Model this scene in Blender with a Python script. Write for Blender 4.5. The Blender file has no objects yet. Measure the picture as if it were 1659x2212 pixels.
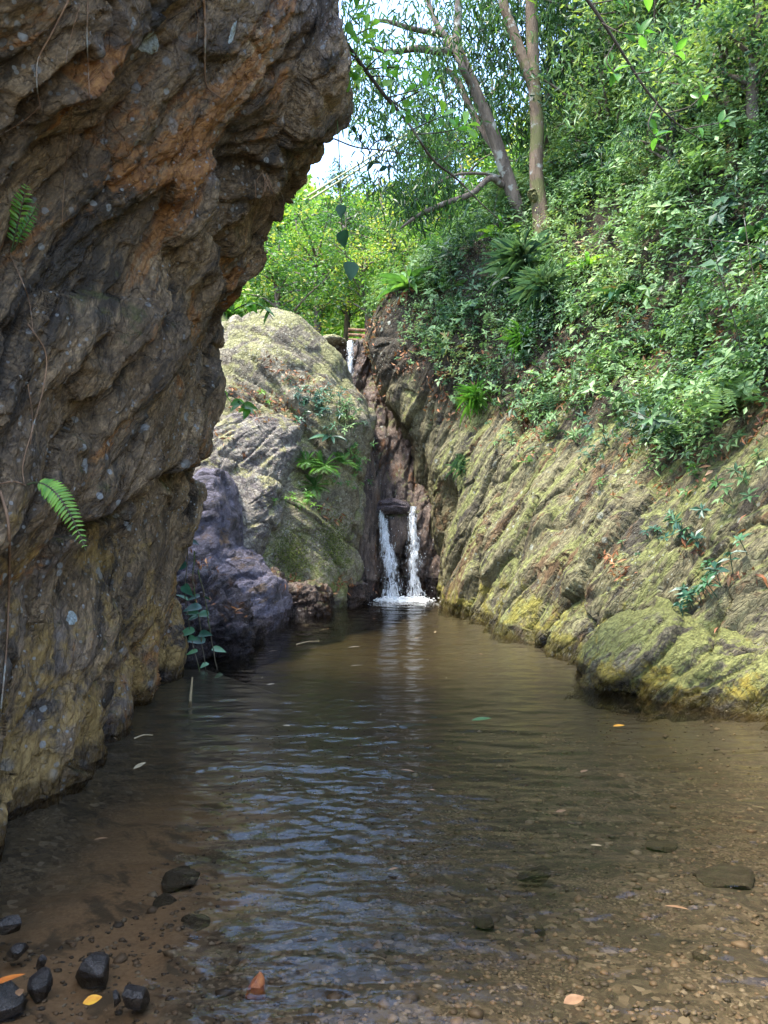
import bpy, math, random
import numpy as np
from mathutils import Vector
random.seed(7); RNG = np.random.default_rng(7)
SC = bpy.context.scene; COL = SC.collection
R = math.radians
# ------------------------------------------------------------------ camera
FPX, CX, CY, CAMZ = 1598.0, 829.5, 1106.0, 1.5
cam = bpy.data.cameras.new('camera'); camo = bpy.data.objects.new('camera', cam); COL.objects.link(camo)
cam.sensor_fit = 'VERTICAL'; cam.sensor_height = 36; cam.lens = 36*FPX/2212
cam.clip_start = .05; cam.clip_end = 2000
camo.location = (0, 0, CAMZ); camo.rotation_euler = (R(90), 0, 0); SC.camera = camo
def at(px, py, d):
    return np.array([(px-CX)/FPX*d, d, CAMZ-(py-CY)/FPX*d])
def on_water(px, py, z=0.0):
    d = (CAMZ-z)*FPX/(py-CY); p = at(px, py, d); p[2] = z; return p
# ------------------------------------------------------------------ noise
G3 = np.array([[1,1,0],[-1,1,0],[1,-1,0],[-1,-1,0],[1,0,1],[-1,0,1],[1,0,-1],[-1,0,-1],
               [0,1,1],[0,-1,1],[0,1,-1],[0,-1,-1],[1,1,0],[-1,1,0],[0,-1,1],[0,-1,-1]], np.float32)
def _hash(x, y, z):
    h = (x.astype(np.uint32)*np.uint32(374761393) + y.astype(np.uint32)*np.uint32(668265263) + z.astype(np.uint32)*np.uint32(2246822519))
    h = (h ^ (h >> np.uint32(13)))*np.uint32(1274126177)
    return h ^ (h >> np.uint32(16))
def perlin(P):
    P = np.asarray(P, np.float32); I = np.floor(P); f = P-I; I = I.astype(np.int64)
    u = f*f*f*(f*(f*6-15)+10); out = np.zeros(len(P), np.float32)
    for a in (0,1):
        wx = u[:,0] if a else 1-u[:,0]
        for b in (0,1):
            wy = u[:,1] if b else 1-u[:,1]
            for c in (0,1):
                wz = u[:,2] if c else 1-u[:,2]
                g = G3[_hash(I[:,0]+a, I[:,1]+b, I[:,2]+c) & np.uint32(15)]
                out += wx*wy*wz*(g[:,0]*(f[:,0]-a)+g[:,1]*(f[:,1]-b)+g[:,2]*(f[:,2]-c))
    return out
def fbm(P, octv=5, gain=.5, lac=2.03):
    P = np.asarray(P, np.float32); s = 0; a = 1.0
    for k in range(octv):
        s = s + a*perlin(P); P = P*lac+17.3; a *= gain
    return s
def ridged(P, octv=4, gain=.5):
    P = np.asarray(P, np.float32); s = 0; a = 1.0
    for k in range(octv):
        s = s + a*(1-2*np.abs(perlin(P))); P = P*2.07+11.1; a *= gain
    return s
def worley(P):
    P = np.asarray(P, np.float32); I = np.floor(P).astype(np.int64); n = len(P)
    f1 = np.full(n, 9, np.float32); f2 = np.full(n, 9, np.float32); cid = np.zeros(n, np.float32)
    for a in (-1,0,1):
        for b in (-1,0,1):
            for c in (-1,0,1):
                J = I+np.array([a,b,c]); h = _hash(J[:,0], J[:,1], J[:,2])
                o = np.stack([(h & np.uint32(1023)), (h >> np.uint32(10)) & np.uint32(1023), (h >> np.uint32(20)) & np.uint32(1023)], 1).astype(np.float32)/1023
                d = np.sqrt(((J+o-P)**2).sum(1)).astype(np.float32)
                m = d < f1
                f2 = np.where(m, f1, np.minimum(f2, d)); cid = np.where(m, (h & np.uint32(4095)).astype(np.float32)/4095, cid); f1 = np.where(m, d, f1)
    return f1, f2, cid
def facets(P):
    """broken planes: every cell has its own offset and tilt; returns offset, tilt height, distance to the crack"""
    P = np.asarray(P, np.float32); I = np.floor(P).astype(np.int64); n = len(P)
    f1 = np.full(n, 9, np.float32); f2 = f1.copy(); off = np.zeros(n, np.float32); tl = np.zeros(n, np.float32)
    for a in (-1,0,1):
        for b in (-1,0,1):
            for c in (-1,0,1):
                J = I+np.array([a,b,c]); h = _hash(J[:,0], J[:,1], J[:,2]); h2 = h*np.uint32(2654435761)
                o = np.stack([(h & np.uint32(1023)), (h >> np.uint32(10)) & np.uint32(1023), (h >> np.uint32(20)) & np.uint32(1023)], 1).astype(np.float32)/1023
                D = P-J-o; d = np.sqrt((D**2).sum(1)).astype(np.float32); m = d < f1
                t = np.stack([(h2 & np.uint32(255)), (h2 >> np.uint32(8)) & np.uint32(255), (h2 >> np.uint32(16)) & np.uint32(255)], 1).astype(np.float32)/127.5-1
                f2 = np.where(m, f1, np.minimum(f2, d)); off = np.where(m, (h2 >> np.uint32(24)).astype(np.float32)/255-.5, off); tl = np.where(m, (t*D).sum(1), tl); f1 = np.where(m, d, f1)
    return off, tl, f2-f1
def sstep(a, b, x):
    t = np.clip((x-a)/(b-a), 0, 1); return t*t*(3-2*t)
def lerp1(x, xs, ys): return np.interp(x, xs, ys)
def smooth1(x, xs, ys):
    xs = np.asarray(xs, float); ys = np.asarray(ys, float)        # monotone-ish cubic (Catmull with finite tangents)
    m = np.gradient(ys, xs); i = np.clip(np.searchsorted(xs, x)-1, 0, len(xs)-2)
    h = xs[i+1]-xs[i]; t = np.clip((x-xs[i])/h, 0, 1)
    return (2*t**3-3*t**2+1)*ys[i]+(t**3-2*t**2+t)*h*m[i]+(-2*t**3+3*t**2)*ys[i+1]+(t**3-t**2)*h*m[i+1]
# ------------------------------------------------------------------ mesh making
def mesh(name, V, F, mat, smooth=True, attrs=None):
    V = np.ascontiguousarray(V, np.float32); F = np.ascontiguousarray(F, np.int32); k = F.shape[1]
    me = bpy.data.meshes.new(name); me.vertices.add(len(V)); me.vertices.foreach_set('co', V.ravel())
    me.loops.add(F.size); me.loops.foreach_set('vertex_index', F.ravel())
    me.polygons.add(len(F)); me.polygons.foreach_set('loop_start', np.arange(0, F.size, k, dtype=np.int32))
    me.polygons.foreach_set('use_smooth', np.full(len(F), smooth, dtype=bool))
    for an, av in (attrs or {}).items():
        a = me.attributes.new(an, 'FLOAT', 'POINT'); a.data.foreach_set('value', np.ascontiguousarray(av, np.float32))
    me.update(calc_edges=True); me.validate()
    for m in (mat if isinstance(mat, (list, tuple)) else [mat]): me.materials.append(m)
    return me
def link(name, me, parent=None, loc=None):
    o = bpy.data.objects.new(name, me); COL.objects.link(o)
    if parent is not None: o.parent = parent
    if loc is not None: o.location = loc
    return o
def tag(o, label=None, cat=None, group=None, kind=None):
    if label: o['label'] = label
    if cat: o['category'] = cat
    if group: o['group'] = group
    if kind: o['kind'] = kind
    return o
def empty(name, loc=(0,0,0)):
    o = bpy.data.objects.new(name, None); COL.objects.link(o); o.location = loc; o.empty_display_size = .1; return o
def grid_faces(nu, nv, wrap_u=False):
    u = np.arange(nu if wrap_u else nu-1); v = np.arange(nv-1); U, Vv = np.meshgrid(u, v, indexing='ij')
    a = U*nv+Vv; b = ((U+1) % nu)*nv+Vv
    return np.stack([a, b, b+1, a+1], -1).reshape(-1, 4)
def vnormals(V, F):
    n = np.cross(V[F[:,2]]-V[F[:,0]], V[F[:,3]]-V[F[:,1]]); N = np.zeros_like(V)
    for k in range(4): 
        for c in range(3): N[:,c] += np.bincount(F[:,k], n[:,c], len(V))
    return N/np.maximum(np.linalg.norm(N, axis=1, keepdims=True), 1e-9)
class MB:
    """collects tubes and other quads into one mesh"""
    def __init__(s): s.V = []; s.F = []; s.n = 0; s.A = []
    def add(s, V, F, a=.5):
        s.V.append(V); s.F.append(F+s.n); s.n += len(V); s.A.append(np.full(len(V), a))
    def tube(s, pts, r, sides=6, a=.5):
        pts = np.asarray(pts, float); n = len(pts); r = np.broadcast_to(np.asarray(r, float), (n,)) if np.ndim(r) == 0 else np.interp(np.linspace(0,1,n), np.linspace(0,1,len(r)), r)
        T = np.gradient(pts, axis=0); T /= np.maximum(np.linalg.norm(T, axis=1, keepdims=True), 1e-9)
        ref = np.array([0,0,1.]) if abs(T[:,2]).mean() < .8 else np.array([1.,0,0])
        A = np.cross(T, ref); A /= np.maximum(np.linalg.norm(A, axis=1, keepdims=True), 1e-9); B = np.cross(T, A)
        th = np.linspace(0, 2*math.pi, sides, endpoint=False)
        V = pts[:,None,:]+r[:,None,None]*(np.cos(th)[None,:,None]*A[:,None,:]+np.sin(th)[None,:,None]*B[:,None,:])
        i, j = np.meshgrid(np.arange(n-1), np.arange(sides), indexing='ij'); j2 = (j+1) % sides
        s.add(V.reshape(-1,3), np.stack([i*sides+j, i*sides+j2, (i+1)*sides+j2, (i+1)*sides+j], -1).reshape(-1,4), a)
    def build(s, name, mat, parent=None, smooth=True, loc=None):
        return link(name, mesh(name, np.concatenate(s.V), np.concatenate(s.F), mat, smooth, {'tint': np.concatenate(s.A)}), parent, loc)
def spline(pts, n=24):
    pts = np.asarray(pts, float); t = np.linspace(0, 1, len(pts)); tt = np.linspace(0, 1, n)
    if len(pts) < 3: return np.stack([np.interp(tt, t, pts[:,c]) for c in range(3)], 1)
    return np.stack([smooth1(tt, t, pts[:,c]) for c in range(3)], 1)
# ------------------------------------------------------------------ materials
class NT:
    def __init__(s, name):
        s.m = bpy.data.materials.new(name); s.m.use_nodes = True; s.t = s.m.node_tree; s.t.nodes.clear()
        s.out = s.t.nodes.new('ShaderNodeOutputMaterial')
        s.co = s.n('ShaderNodeTexCoord').outputs['Object']
    def n(s, typ, **kw):
        nd = s.t.nodes.new(typ)
        for k, v in kw.items(): setattr(nd, k, v)
        return nd
    def put(s, sock, v):
        if isinstance(v, bpy.types.NodeSocket): s.t.links.new(v, sock)
        elif v is not None: sock.default_value = v
    def mapping(s, scale=(1,1,1), rot=(0,0,0), loc=(0,0,0), vec=None):
        if any(rot) and scale != (1,1,1):
            rn = s.n('ShaderNodeMapping'); s.put(rn.inputs['Vector'], vec or s.co); rn.inputs['Rotation'].default_value = rot; vec = rn.outputs[0]; rot = (0,0,0)
        nd = s.n('ShaderNodeMapping'); s.put(nd.inputs['Vector'], vec or s.co)
        nd.inputs['Scale'].default_value = scale; nd.inputs['Rotation'].default_value = rot; nd.inputs['Location'].default_value = loc
        return nd.outputs[0]
    def noise(s, scale, detail=6, rough=.55, dist=0, vec=None):
        nd = s.n('ShaderNodeTexNoise'); s.put(nd.inputs['Vector'], vec or s.co)
        nd.inputs['Scale'].default_value = scale; nd.inputs['Detail'].default_value = detail; nd.inputs['Roughness'].default_value = rough; nd.inputs['Distortion'].default_value = dist
        return nd.outputs[0]
    def voro(s, scale, feature='F1', vec=None, out='Distance', rand=1.0):
        nd = s.n('ShaderNodeTexVoronoi', feature=feature); s.put(nd.inputs['Vector'], vec or s.co); nd.inputs['Scale'].default_value = scale; nd.inputs['Randomness'].default_value = rand
        return nd.outputs[out]
    def ramp(s, fac, stops, interp='LINEAR'):
        nd = s.n('ShaderNodeValToRGB'); s.put(nd.inputs[0], fac); cr = nd.color_ramp; cr.interpolation = interp
        while len(cr.elements) < len(stops): cr.elements.new(.5)
        for e, (p, c) in zip(cr.elements, stops): e.position = p; e.color = (*c, 1) if len(c) == 3 else c
        return nd.outputs[0]
    def rng(s, v, a, b, c=0., d=1., smooth=True):
        nd = s.n('ShaderNodeMapRange', interpolation_type='SMOOTHSTEP' if smooth else 'LINEAR'); s.put(nd.inputs[0], v)
        for i, x in zip((1,2,3,4), (a,b,c,d)): nd.inputs[i].default_value = x
        return nd.outputs[0]
    def math(s, op, a, b=None):
        nd = s.n('ShaderNodeMath', operation=op); s.put(nd.inputs[0], a); s.put(nd.inputs[1], b); return nd.outputs[0]
    def mix(s, f, a, b, mode='MIX'):
        nd = s.n('ShaderNodeMix', data_type='RGBA', blend_type=mode); s.put(nd.inputs[0], f)
        for sock, v in ((nd.inputs[6], a), (nd.inputs[7], b)):
            s.put(sock, (*v, 1) if isinstance(v, tuple) and len(v) == 3 else v)
        return nd.outputs[2]
    def bump(s, h, strength, dist, normal=None):
        nd = s.n('ShaderNodeBump'); s.put(nd.inputs['Height'], h); nd.inputs['Strength'].default_value = strength; nd.inputs['Distance'].default_value = dist
        if normal: s.put(nd.inputs['Normal'], normal)
        return nd.outputs[0]
    def pbr(s, col, rough=.8, normal=None, spec=.5, **kw):
        nd = s.n('ShaderNodeBsdfPrincipled'); s.put(nd.inputs['Base Color'], (*col, 1) if isinstance(col, tuple) and len(col) == 3 else col)
        s.put(nd.inputs['Roughness'], rough); s.put(nd.inputs['Specular IOR Level'], spec)
        if normal: s.put(nd.inputs['Normal'], normal)
        for k, v in kw.items(): s.put(nd.inputs[k], v)
        return nd.outputs[0]
    def fin(s, sh): s.t.links.new(sh, s.out.inputs['Surface']); return s.m
    def attr(s, name): return s.n('ShaderNodeAttribute', attribute_name=name).outputs['Fac']
    def sep(s, v, i):
        nd = s.n('ShaderNodeSeparateXYZ'); s.put(nd.inputs[0], v); return nd.outputs[i]
def rock_mat(name, cols, scale=1.0, rot=(0,0,0), stretch=(1,1,1), rust=None, stain=None, lichen=0.0, lichen_col=(.42,.44,.40),
             moss=None, moss_amt=.5, algae=None, wet=.12, bump=.6, rough=.75, speck=.5, cell=0.0, tone=None, soil=None):
    t = NT(name); mp = t.mapping(stretch, rot)
    warp = t.noise(1.3*scale, 3, .5)
    n1 = t.noise(1.7*scale, 11, .74, .15, mp)
    col = t.ramp(n1, list(zip((.28,.40,.50,.60,.74), cols)))
    fine = t.noise(22*scale, 8, .75, 0, mp)
    col = t.mix(1, col, t.ramp(fine, [(.28,(1-speck,)*3),(.5,(1,1,1)),(.72,(1+speck*1.3,)*3)]), 'MULTIPLY')
    col = t.mix(1, col, t.ramp(t.noise(62*scale, 5, .7, 0, mp), [(.30,(.62,.60,.58)),(.5,(1,1,1)),(.68,(1.5,1.46,1.4))]), 'MULTIPLY')
    if tone: col = t.mix(t.math('MULTIPLY', t.rng(t.noise(.8*scale, 7, .66, .3, t.mapping(stretch, rot, (7,2,9))), .52, .64), .55), col, t.mix(t.rng(fine, .3, .7), tone[0], tone[1]))
    if stain:
        m = t.rng(t.noise(.9*scale, 6, .7, .8, t.mapping(tuple(np.array(stretch)*1.6), rot, (5,3,1))), .5, .62)
        col = t.mix(t.math('MULTIPLY', m, .85), col, stain)
    if rust:
        m = t.rng(t.noise(.8*scale, 9, .72, 1.0, t.mapping(stretch, rot, (9,1,4))), .55, .62)
        col = t.mix(t.math('MULTIPLY', m, .9), col, t.mix(t.rng(fine, .35, .7), rust[0], rust[1]))
    if cell:
        cc = t.voro(5*scale, 'F1', t.mapping(stretch, rot), 'Color')
        col = t.mix(cell, col, t.ramp(t.sep(cc, 0), [(0,(.55,.55,.55)),(1,(1.5,1.45,1.4))]), 'MULTIPLY')
    gn = t.n('ShaderNodeNewGeometry'); pz = t.sep(gn.outputs['Position'], 2); nz = t.sep(gn.outputs['Normal'], 2)
    if moss:
        m = t.math('ADD', t.noise(1.6*scale, 8, .7, .5, mp), t.math('MULTIPLY', nz, .16))
        m = t.rng(m, .66-.2*moss_amt, .76-.2*moss_amt)
        col = t.mix(t.math('MULTIPLY', m, .88), col, t.mix(t.rng(fine, .32, .68), moss[0], moss[1]))
    if algae:
        m = t.math('SUBTRACT', t.noise(3.2*scale, 7, .7, .3), t.math('MULTIPLY', pz, algae[2]))
        m = t.rng(m, .38, .52); col = t.mix(t.math('MULTIPLY', m, .85), col, t.mix(t.rng(fine, .3, .7), algae[0], algae[1]))
    if soil:
        sm_ = t.math('MULTIPLY', t.attr('soil'), t.rng(t.noise(2.4, 7, .7), .30, .46)); col = t.mix(sm_, col, t.mix(t.rng(fine, .3, .7), soil[0], soil[1]))
    if lichen:
        for sc, th in ((6.5, .30), (15, .33), (34, .36)):
            nd = t.n('ShaderNodeTexVoronoi'); t.put(nd.inputs['Vector'], t.mapping((1,1,1), (0,0,0), (sc,2,3))); nd.inputs['Scale'].default_value = sc
            keep = t.rng(t.sep(nd.outputs['Color'], 0), 1-lichen, 1-lichen+.02)
            region = t.rng(t.noise(1.1, 4, .6, 0, t.mapping((1,1,1), (0,0,0), (3,sc,1))), .46, .56)
            d = t.math('ADD', nd.outputs['Distance'], t.math('MULTIPLY', t.noise(40, 4, .6), .22))
            m = t.math('MULTIPLY', t.math('MULTIPLY', t.rng(d, th+.1, th+.02), keep), region)
            col = t.mix(t.math('MULTIPLY', m, .8), col, t.mix(t.sep(nd.outputs['Color'], 1), lichen_col, tuple(np.array(lichen_col)*.6)))
    r = t.rng(fine, .2, .8, rough-.15, min(1, rough+.2))
    if wet:
        wz = t.math('ADD', pz, t.math('MULTIPLY', t.noise(5, 4), -.12)); w = t.rng(wz, wet-.03, wet-.10)
        col = t.mix(w, col, t.mix(1, col, (.32,.30,.30), 'MULTIPLY')); r = t.math('MULTIPLY', r, t.math('SUBTRACT', 1, t.math('MULTIPLY', w, .65)))
    wv_ = t.n('ShaderNodeVectorMath', operation='ADD'); t.put(wv_.inputs[0], mp); sc_ = t.n('ShaderNodeVectorMath', operation='SCALE'); nn_ = t.n('ShaderNodeTexNoise'); t.put(nn_.inputs['Vector'], mp); nn_.inputs['Scale'].default_value = 3*scale; nn_.inputs['Detail'].default_value = 5
    t.put(sc_.inputs[0], nn_.outputs['Color']); sc_.inputs['Scale'].default_value = .35/scale; t.put(wv_.inputs[1], sc_.outputs[0])
    crk = t.math('MULTIPLY', t.rng(t.voro(3.2*scale, 'DISTANCE_TO_EDGE', wv_.outputs[0]), 0, .05), t.rng(t.voro(8.5*scale, 'DISTANCE_TO_EDGE', wv_.outputs[0]), -.02, .07))
    col = t.mix(t.math('MULTIPLY', t.math('SUBTRACT', 1, crk), .5), col, t.mix(1, col, (.35,.32,.30), 'MULTIPLY'))
    col = t.mix(t.math('MULTIPLY', t.rng(pz, .02, -.12), .85), col, t.mix(fine, (.03,.027,.017), (.085,.075,.05)))
    hb = t.math('ADD', t.math('MULTIPLY', t.noise(7*scale, 10, .76, 0, mp), 1.0), t.math('ADD', t.math('MULTIPLY', t.voro(11*scale, 'F1', wv_.outputs[0]), .45), t.math('MULTIPLY', crk, .45)))
    nb = t.bump(hb, bump, .09/scale)
    nb = t.bump(t.noise(48*scale, 6, .7, 0, mp), bump*.8, .02, nb)
    return t.fin(t.pbr(col, r, nb, .35))
# ================================================================== light
SUN_EL, SUN_AZ = 68, 240           # azimuth clockwise from +Y: behind the camera, a little to the left
w = bpy.data.worlds.new('World'); SC.world = w; w.use_nodes = True
wt = w.node_tree; bg = wt.nodes['Background']; sky = wt.nodes.new('ShaderNodeTexSky'); sky.sky_type = 'NISHITA'; sky.sun_disc = False
sky.sun_elevation = R(SUN_EL); sky.sun_rotation = R(SUN_AZ); sky.air_density = 1.0; sky.dust_density = 1.6; sky.ozone_density = 2.2
wt.links.new(sky.outputs[0], bg.inputs[0]); bg.inputs[1].default_value = .15
sl = bpy.data.lights.new('sun', 'SUN'); sl.energy = 1.55; sl.angle = R(9); sl.color = (1, .94, .84)
so = bpy.data.objects.new('sun', sl); COL.objects.link(so)
a = R(SUN_AZ); e = R(SUN_EL); sd = Vector((math.sin(a)*math.cos(e), math.cos(a)*math.cos(e), math.sin(e)))
so.rotation_euler = sd.to_track_quat('Z', 'Y').to_euler()
SC.view_settings.view_transform = 'Standard'; SC.view_settings.look = 'None'; SC.view_settings.exposure = 2.95; SC.view_settings.gamma = 1
try: SC.cycles.max_bounces = 6; SC.cycles.transparent_max_bounces = 24; SC.cycles.diffuse_bounces = 3; SC.cycles.use_denoising = True
except Exception: pass
# ================================================================== rocks
M_near = rock_mat('near_rock', [(.055,.040,.026),(.135,.092,.054),(.235,.158,.088),(.35,.24,.132),(.52,.385,.24)], 1.15, (R(30),0,0), (1.1,1.75,.58),
                  tone=((.095,.082,.08),(.27,.235,.225)), rust=((.27,.105,.03),(.55,.26,.08)), stain=(.038,.032,.026), lichen=.26, lichen_col=(.46,.46,.44), moss=((.07,.07,.025),(.15,.14,.045)), moss_amt=.12,
                  algae=((.25,.15,.04),(.54,.35,.12), .115), wet=.10, bump=1.0, rough=.72, speck=.62)
M_bank = rock_mat('bank_rock', [(.06,.052,.03),(.13,.115,.062),(.195,.175,.092),(.265,.245,.125),(.39,.37,.20)], 1.0, (R(-26),R(-17),0), (1.6,2.4,.5),
                  rust=((.13,.075,.035),(.24,.15,.07)), stain=(.055,.046,.038), lichen=.15, lichen_col=(.40,.42,.33), soil=((.022,.018,.010),(.075,.055,.03)), moss=((.12,.13,.035),(.34,.36,.12)), moss_amt=.62,
                  algae=((.15,.14,.02),(.36,.31,.05), .3), wet=.14, bump=.8, rough=.75)
M_mossb = rock_mat('mossy_boulder', [(.06,.05,.034),(.12,.10,.065),(.18,.155,.095),(.25,.22,.13),(.36,.33,.2)], 1.4, (R(-26),R(-30),0), (1.6,2.2,.6),
                  stain=(.06,.05,.035), moss=((.13,.14,.035),(.36,.37,.11)), moss_amt=.85, algae=((.22,.16,.02),(.48,.37,.05), .55), wet=.13, bump=.9, rough=.75)
M_boulder = rock_mat('lichen_boulder', [(.085,.075,.055),(.17,.15,.11),(.25,.225,.16),(.33,.295,.21),(.43,.39,.28)], 1.2, (0,R(35),R(20)), (1.4,1,2.0),
                  rust=None, stain=(.13,.11,.085), lichen=.3, lichen_col=(.50,.50,.38), moss=((.17,.17,.06),(.40,.39,.18)), moss_amt=.72,
                  algae=((.08,.10,.02),(.22,.26,.06), .18), wet=.12, bump=.8, rough=.8, speck=.42)
M_grey = rock_mat('grey_slab', [(.10,.09,.085),(.19,.17,.155),(.28,.255,.22),(.36,.33,.27),(.46,.42,.34)], 1.2, (0,R(-40),0), (1.3,1,2.4),
                  stain=(.14,.12,.12), lichen=.35, lichen_col=(.46,.47,.38), moss=((.22,.21,.09),(.44,.42,.2)), moss_amt=.45, wet=.12, bump=.85, rough=.8, speck=.42)
M_purple = rock_mat('purple_rock', [(.055,.05,.065),(.115,.105,.138),(.18,.165,.212),(.24,.22,.272),(.33,.31,.36)], 1.6, (0,R(30),0), (1.1,1,2.6),
                  rust=((.16,.10,.06),(.24,.17,.11)), stain=(.05,.045,.05), wet=.2, bump=.9, rough=.5, speck=.4)
M_wet = rock_mat('wet_rock', [(.022,.018,.022),(.055,.046,.054),(.10,.082,.09),(.16,.125,.125),(.27,.22,.21)], 2.0, (0,R(20),0), (1.6,1.2,1.2),
                 rust=((.10,.05,.03),(.17,.09,.05)), wet=.3, bump=1.0, rough=.28, speck=.4)
M_chute = rock_mat('chute_rock', [(.035,.027,.024),(.085,.062,.053),(.145,.105,.083),(.22,.165,.13),(.34,.28,.22)], 1.6, (R(90),0,0), (2.2,.8,1.6),
                   rust=((.12,.05,.02),(.20,.10,.04)), stain=(.03,.024,.022), lichen=.12, moss=((.08,.085,.03),(.2,.2,.08)), moss_amt=.25, wet=.35, bump=.9, rough=.5)
M_stone = rock_mat('stone', [(.016,.013,.011),(.036,.029,.024),(.06,.049,.041),(.09,.074,.062),(.15,.125,.108)], 5, (0,0,0), (1,1.5,1), wet=0, bump=.9, rough=.34, speck=.45)
M_sunk = rock_mat('sunken_rock', [(.022,.02,.016),(.04,.035,.027),(.06,.05,.038),(.08,.068,.05),(.12,.10,.075)], 4, (0,0,0), (1,1,1), wet=0, bump=.8, rough=.85, speck=.5)
def rock_disp(P, sdir, snrm, amp=1.0, freq=1.0, seed=0.0):
    """height of broken strata: beds run along sdir, are stacked along snrm"""
    sdir = np.array(sdir)/np.linalg.norm(sdir); snrm = np.array(snrm)-np.dot(snrm, sdir)*sdir; snrm /= np.linalg.norm(snrm); third = np.cross(sdir, snrm)
    a = P@snrm; b = P@sdir; c = P@third
    wv = fbm(np.stack([a*.7, b*.45, c*.7], 1)*freq+seed, 4)
    ph = (a+.16*wv)*1.3*freq+seed
    fl = np.floor(ph); fr = ph-fl; bed = (_hash(fl.astype(np.int64), np.zeros(len(P), np.int64)+3, np.zeros(len(P), np.int64)+5) & np.uint32(255)).astype(np.float32)/255
    saw = (fr-sstep(.9, 1.0, fr))*(.3+.9*bed)
    o1, t1, e1 = facets(np.stack([a*1.25, b*.36, c*.85], 1)*freq+.16*wv[:,None]+seed)
    o2, t2, e2 = facets(np.stack([a*3.4, b*.85, c*2.2], 1)*freq+.22*wv[:,None]+seed*3)
    o3, t3, e3 = facets(np.stack([a*8.5, b*2.6, c*6.], 1)*freq+.3*wv[:,None]+seed*5)
    h = .17*saw + .13*o1 + .17*t1 + .055*o2 + .075*t2 + .016*o3 + .024*t3 - .06*sstep(.10, 0, e1) - .03*sstep(.14, 0, e2) + .10*wv + .03*ridged(np.stack([a*4., b*.8, c*3.], 1)*freq+seed, 4) + .018*fbm(P*11*freq+seed, 4, .6)
    h = h-h.mean()
    return amp*h
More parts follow.
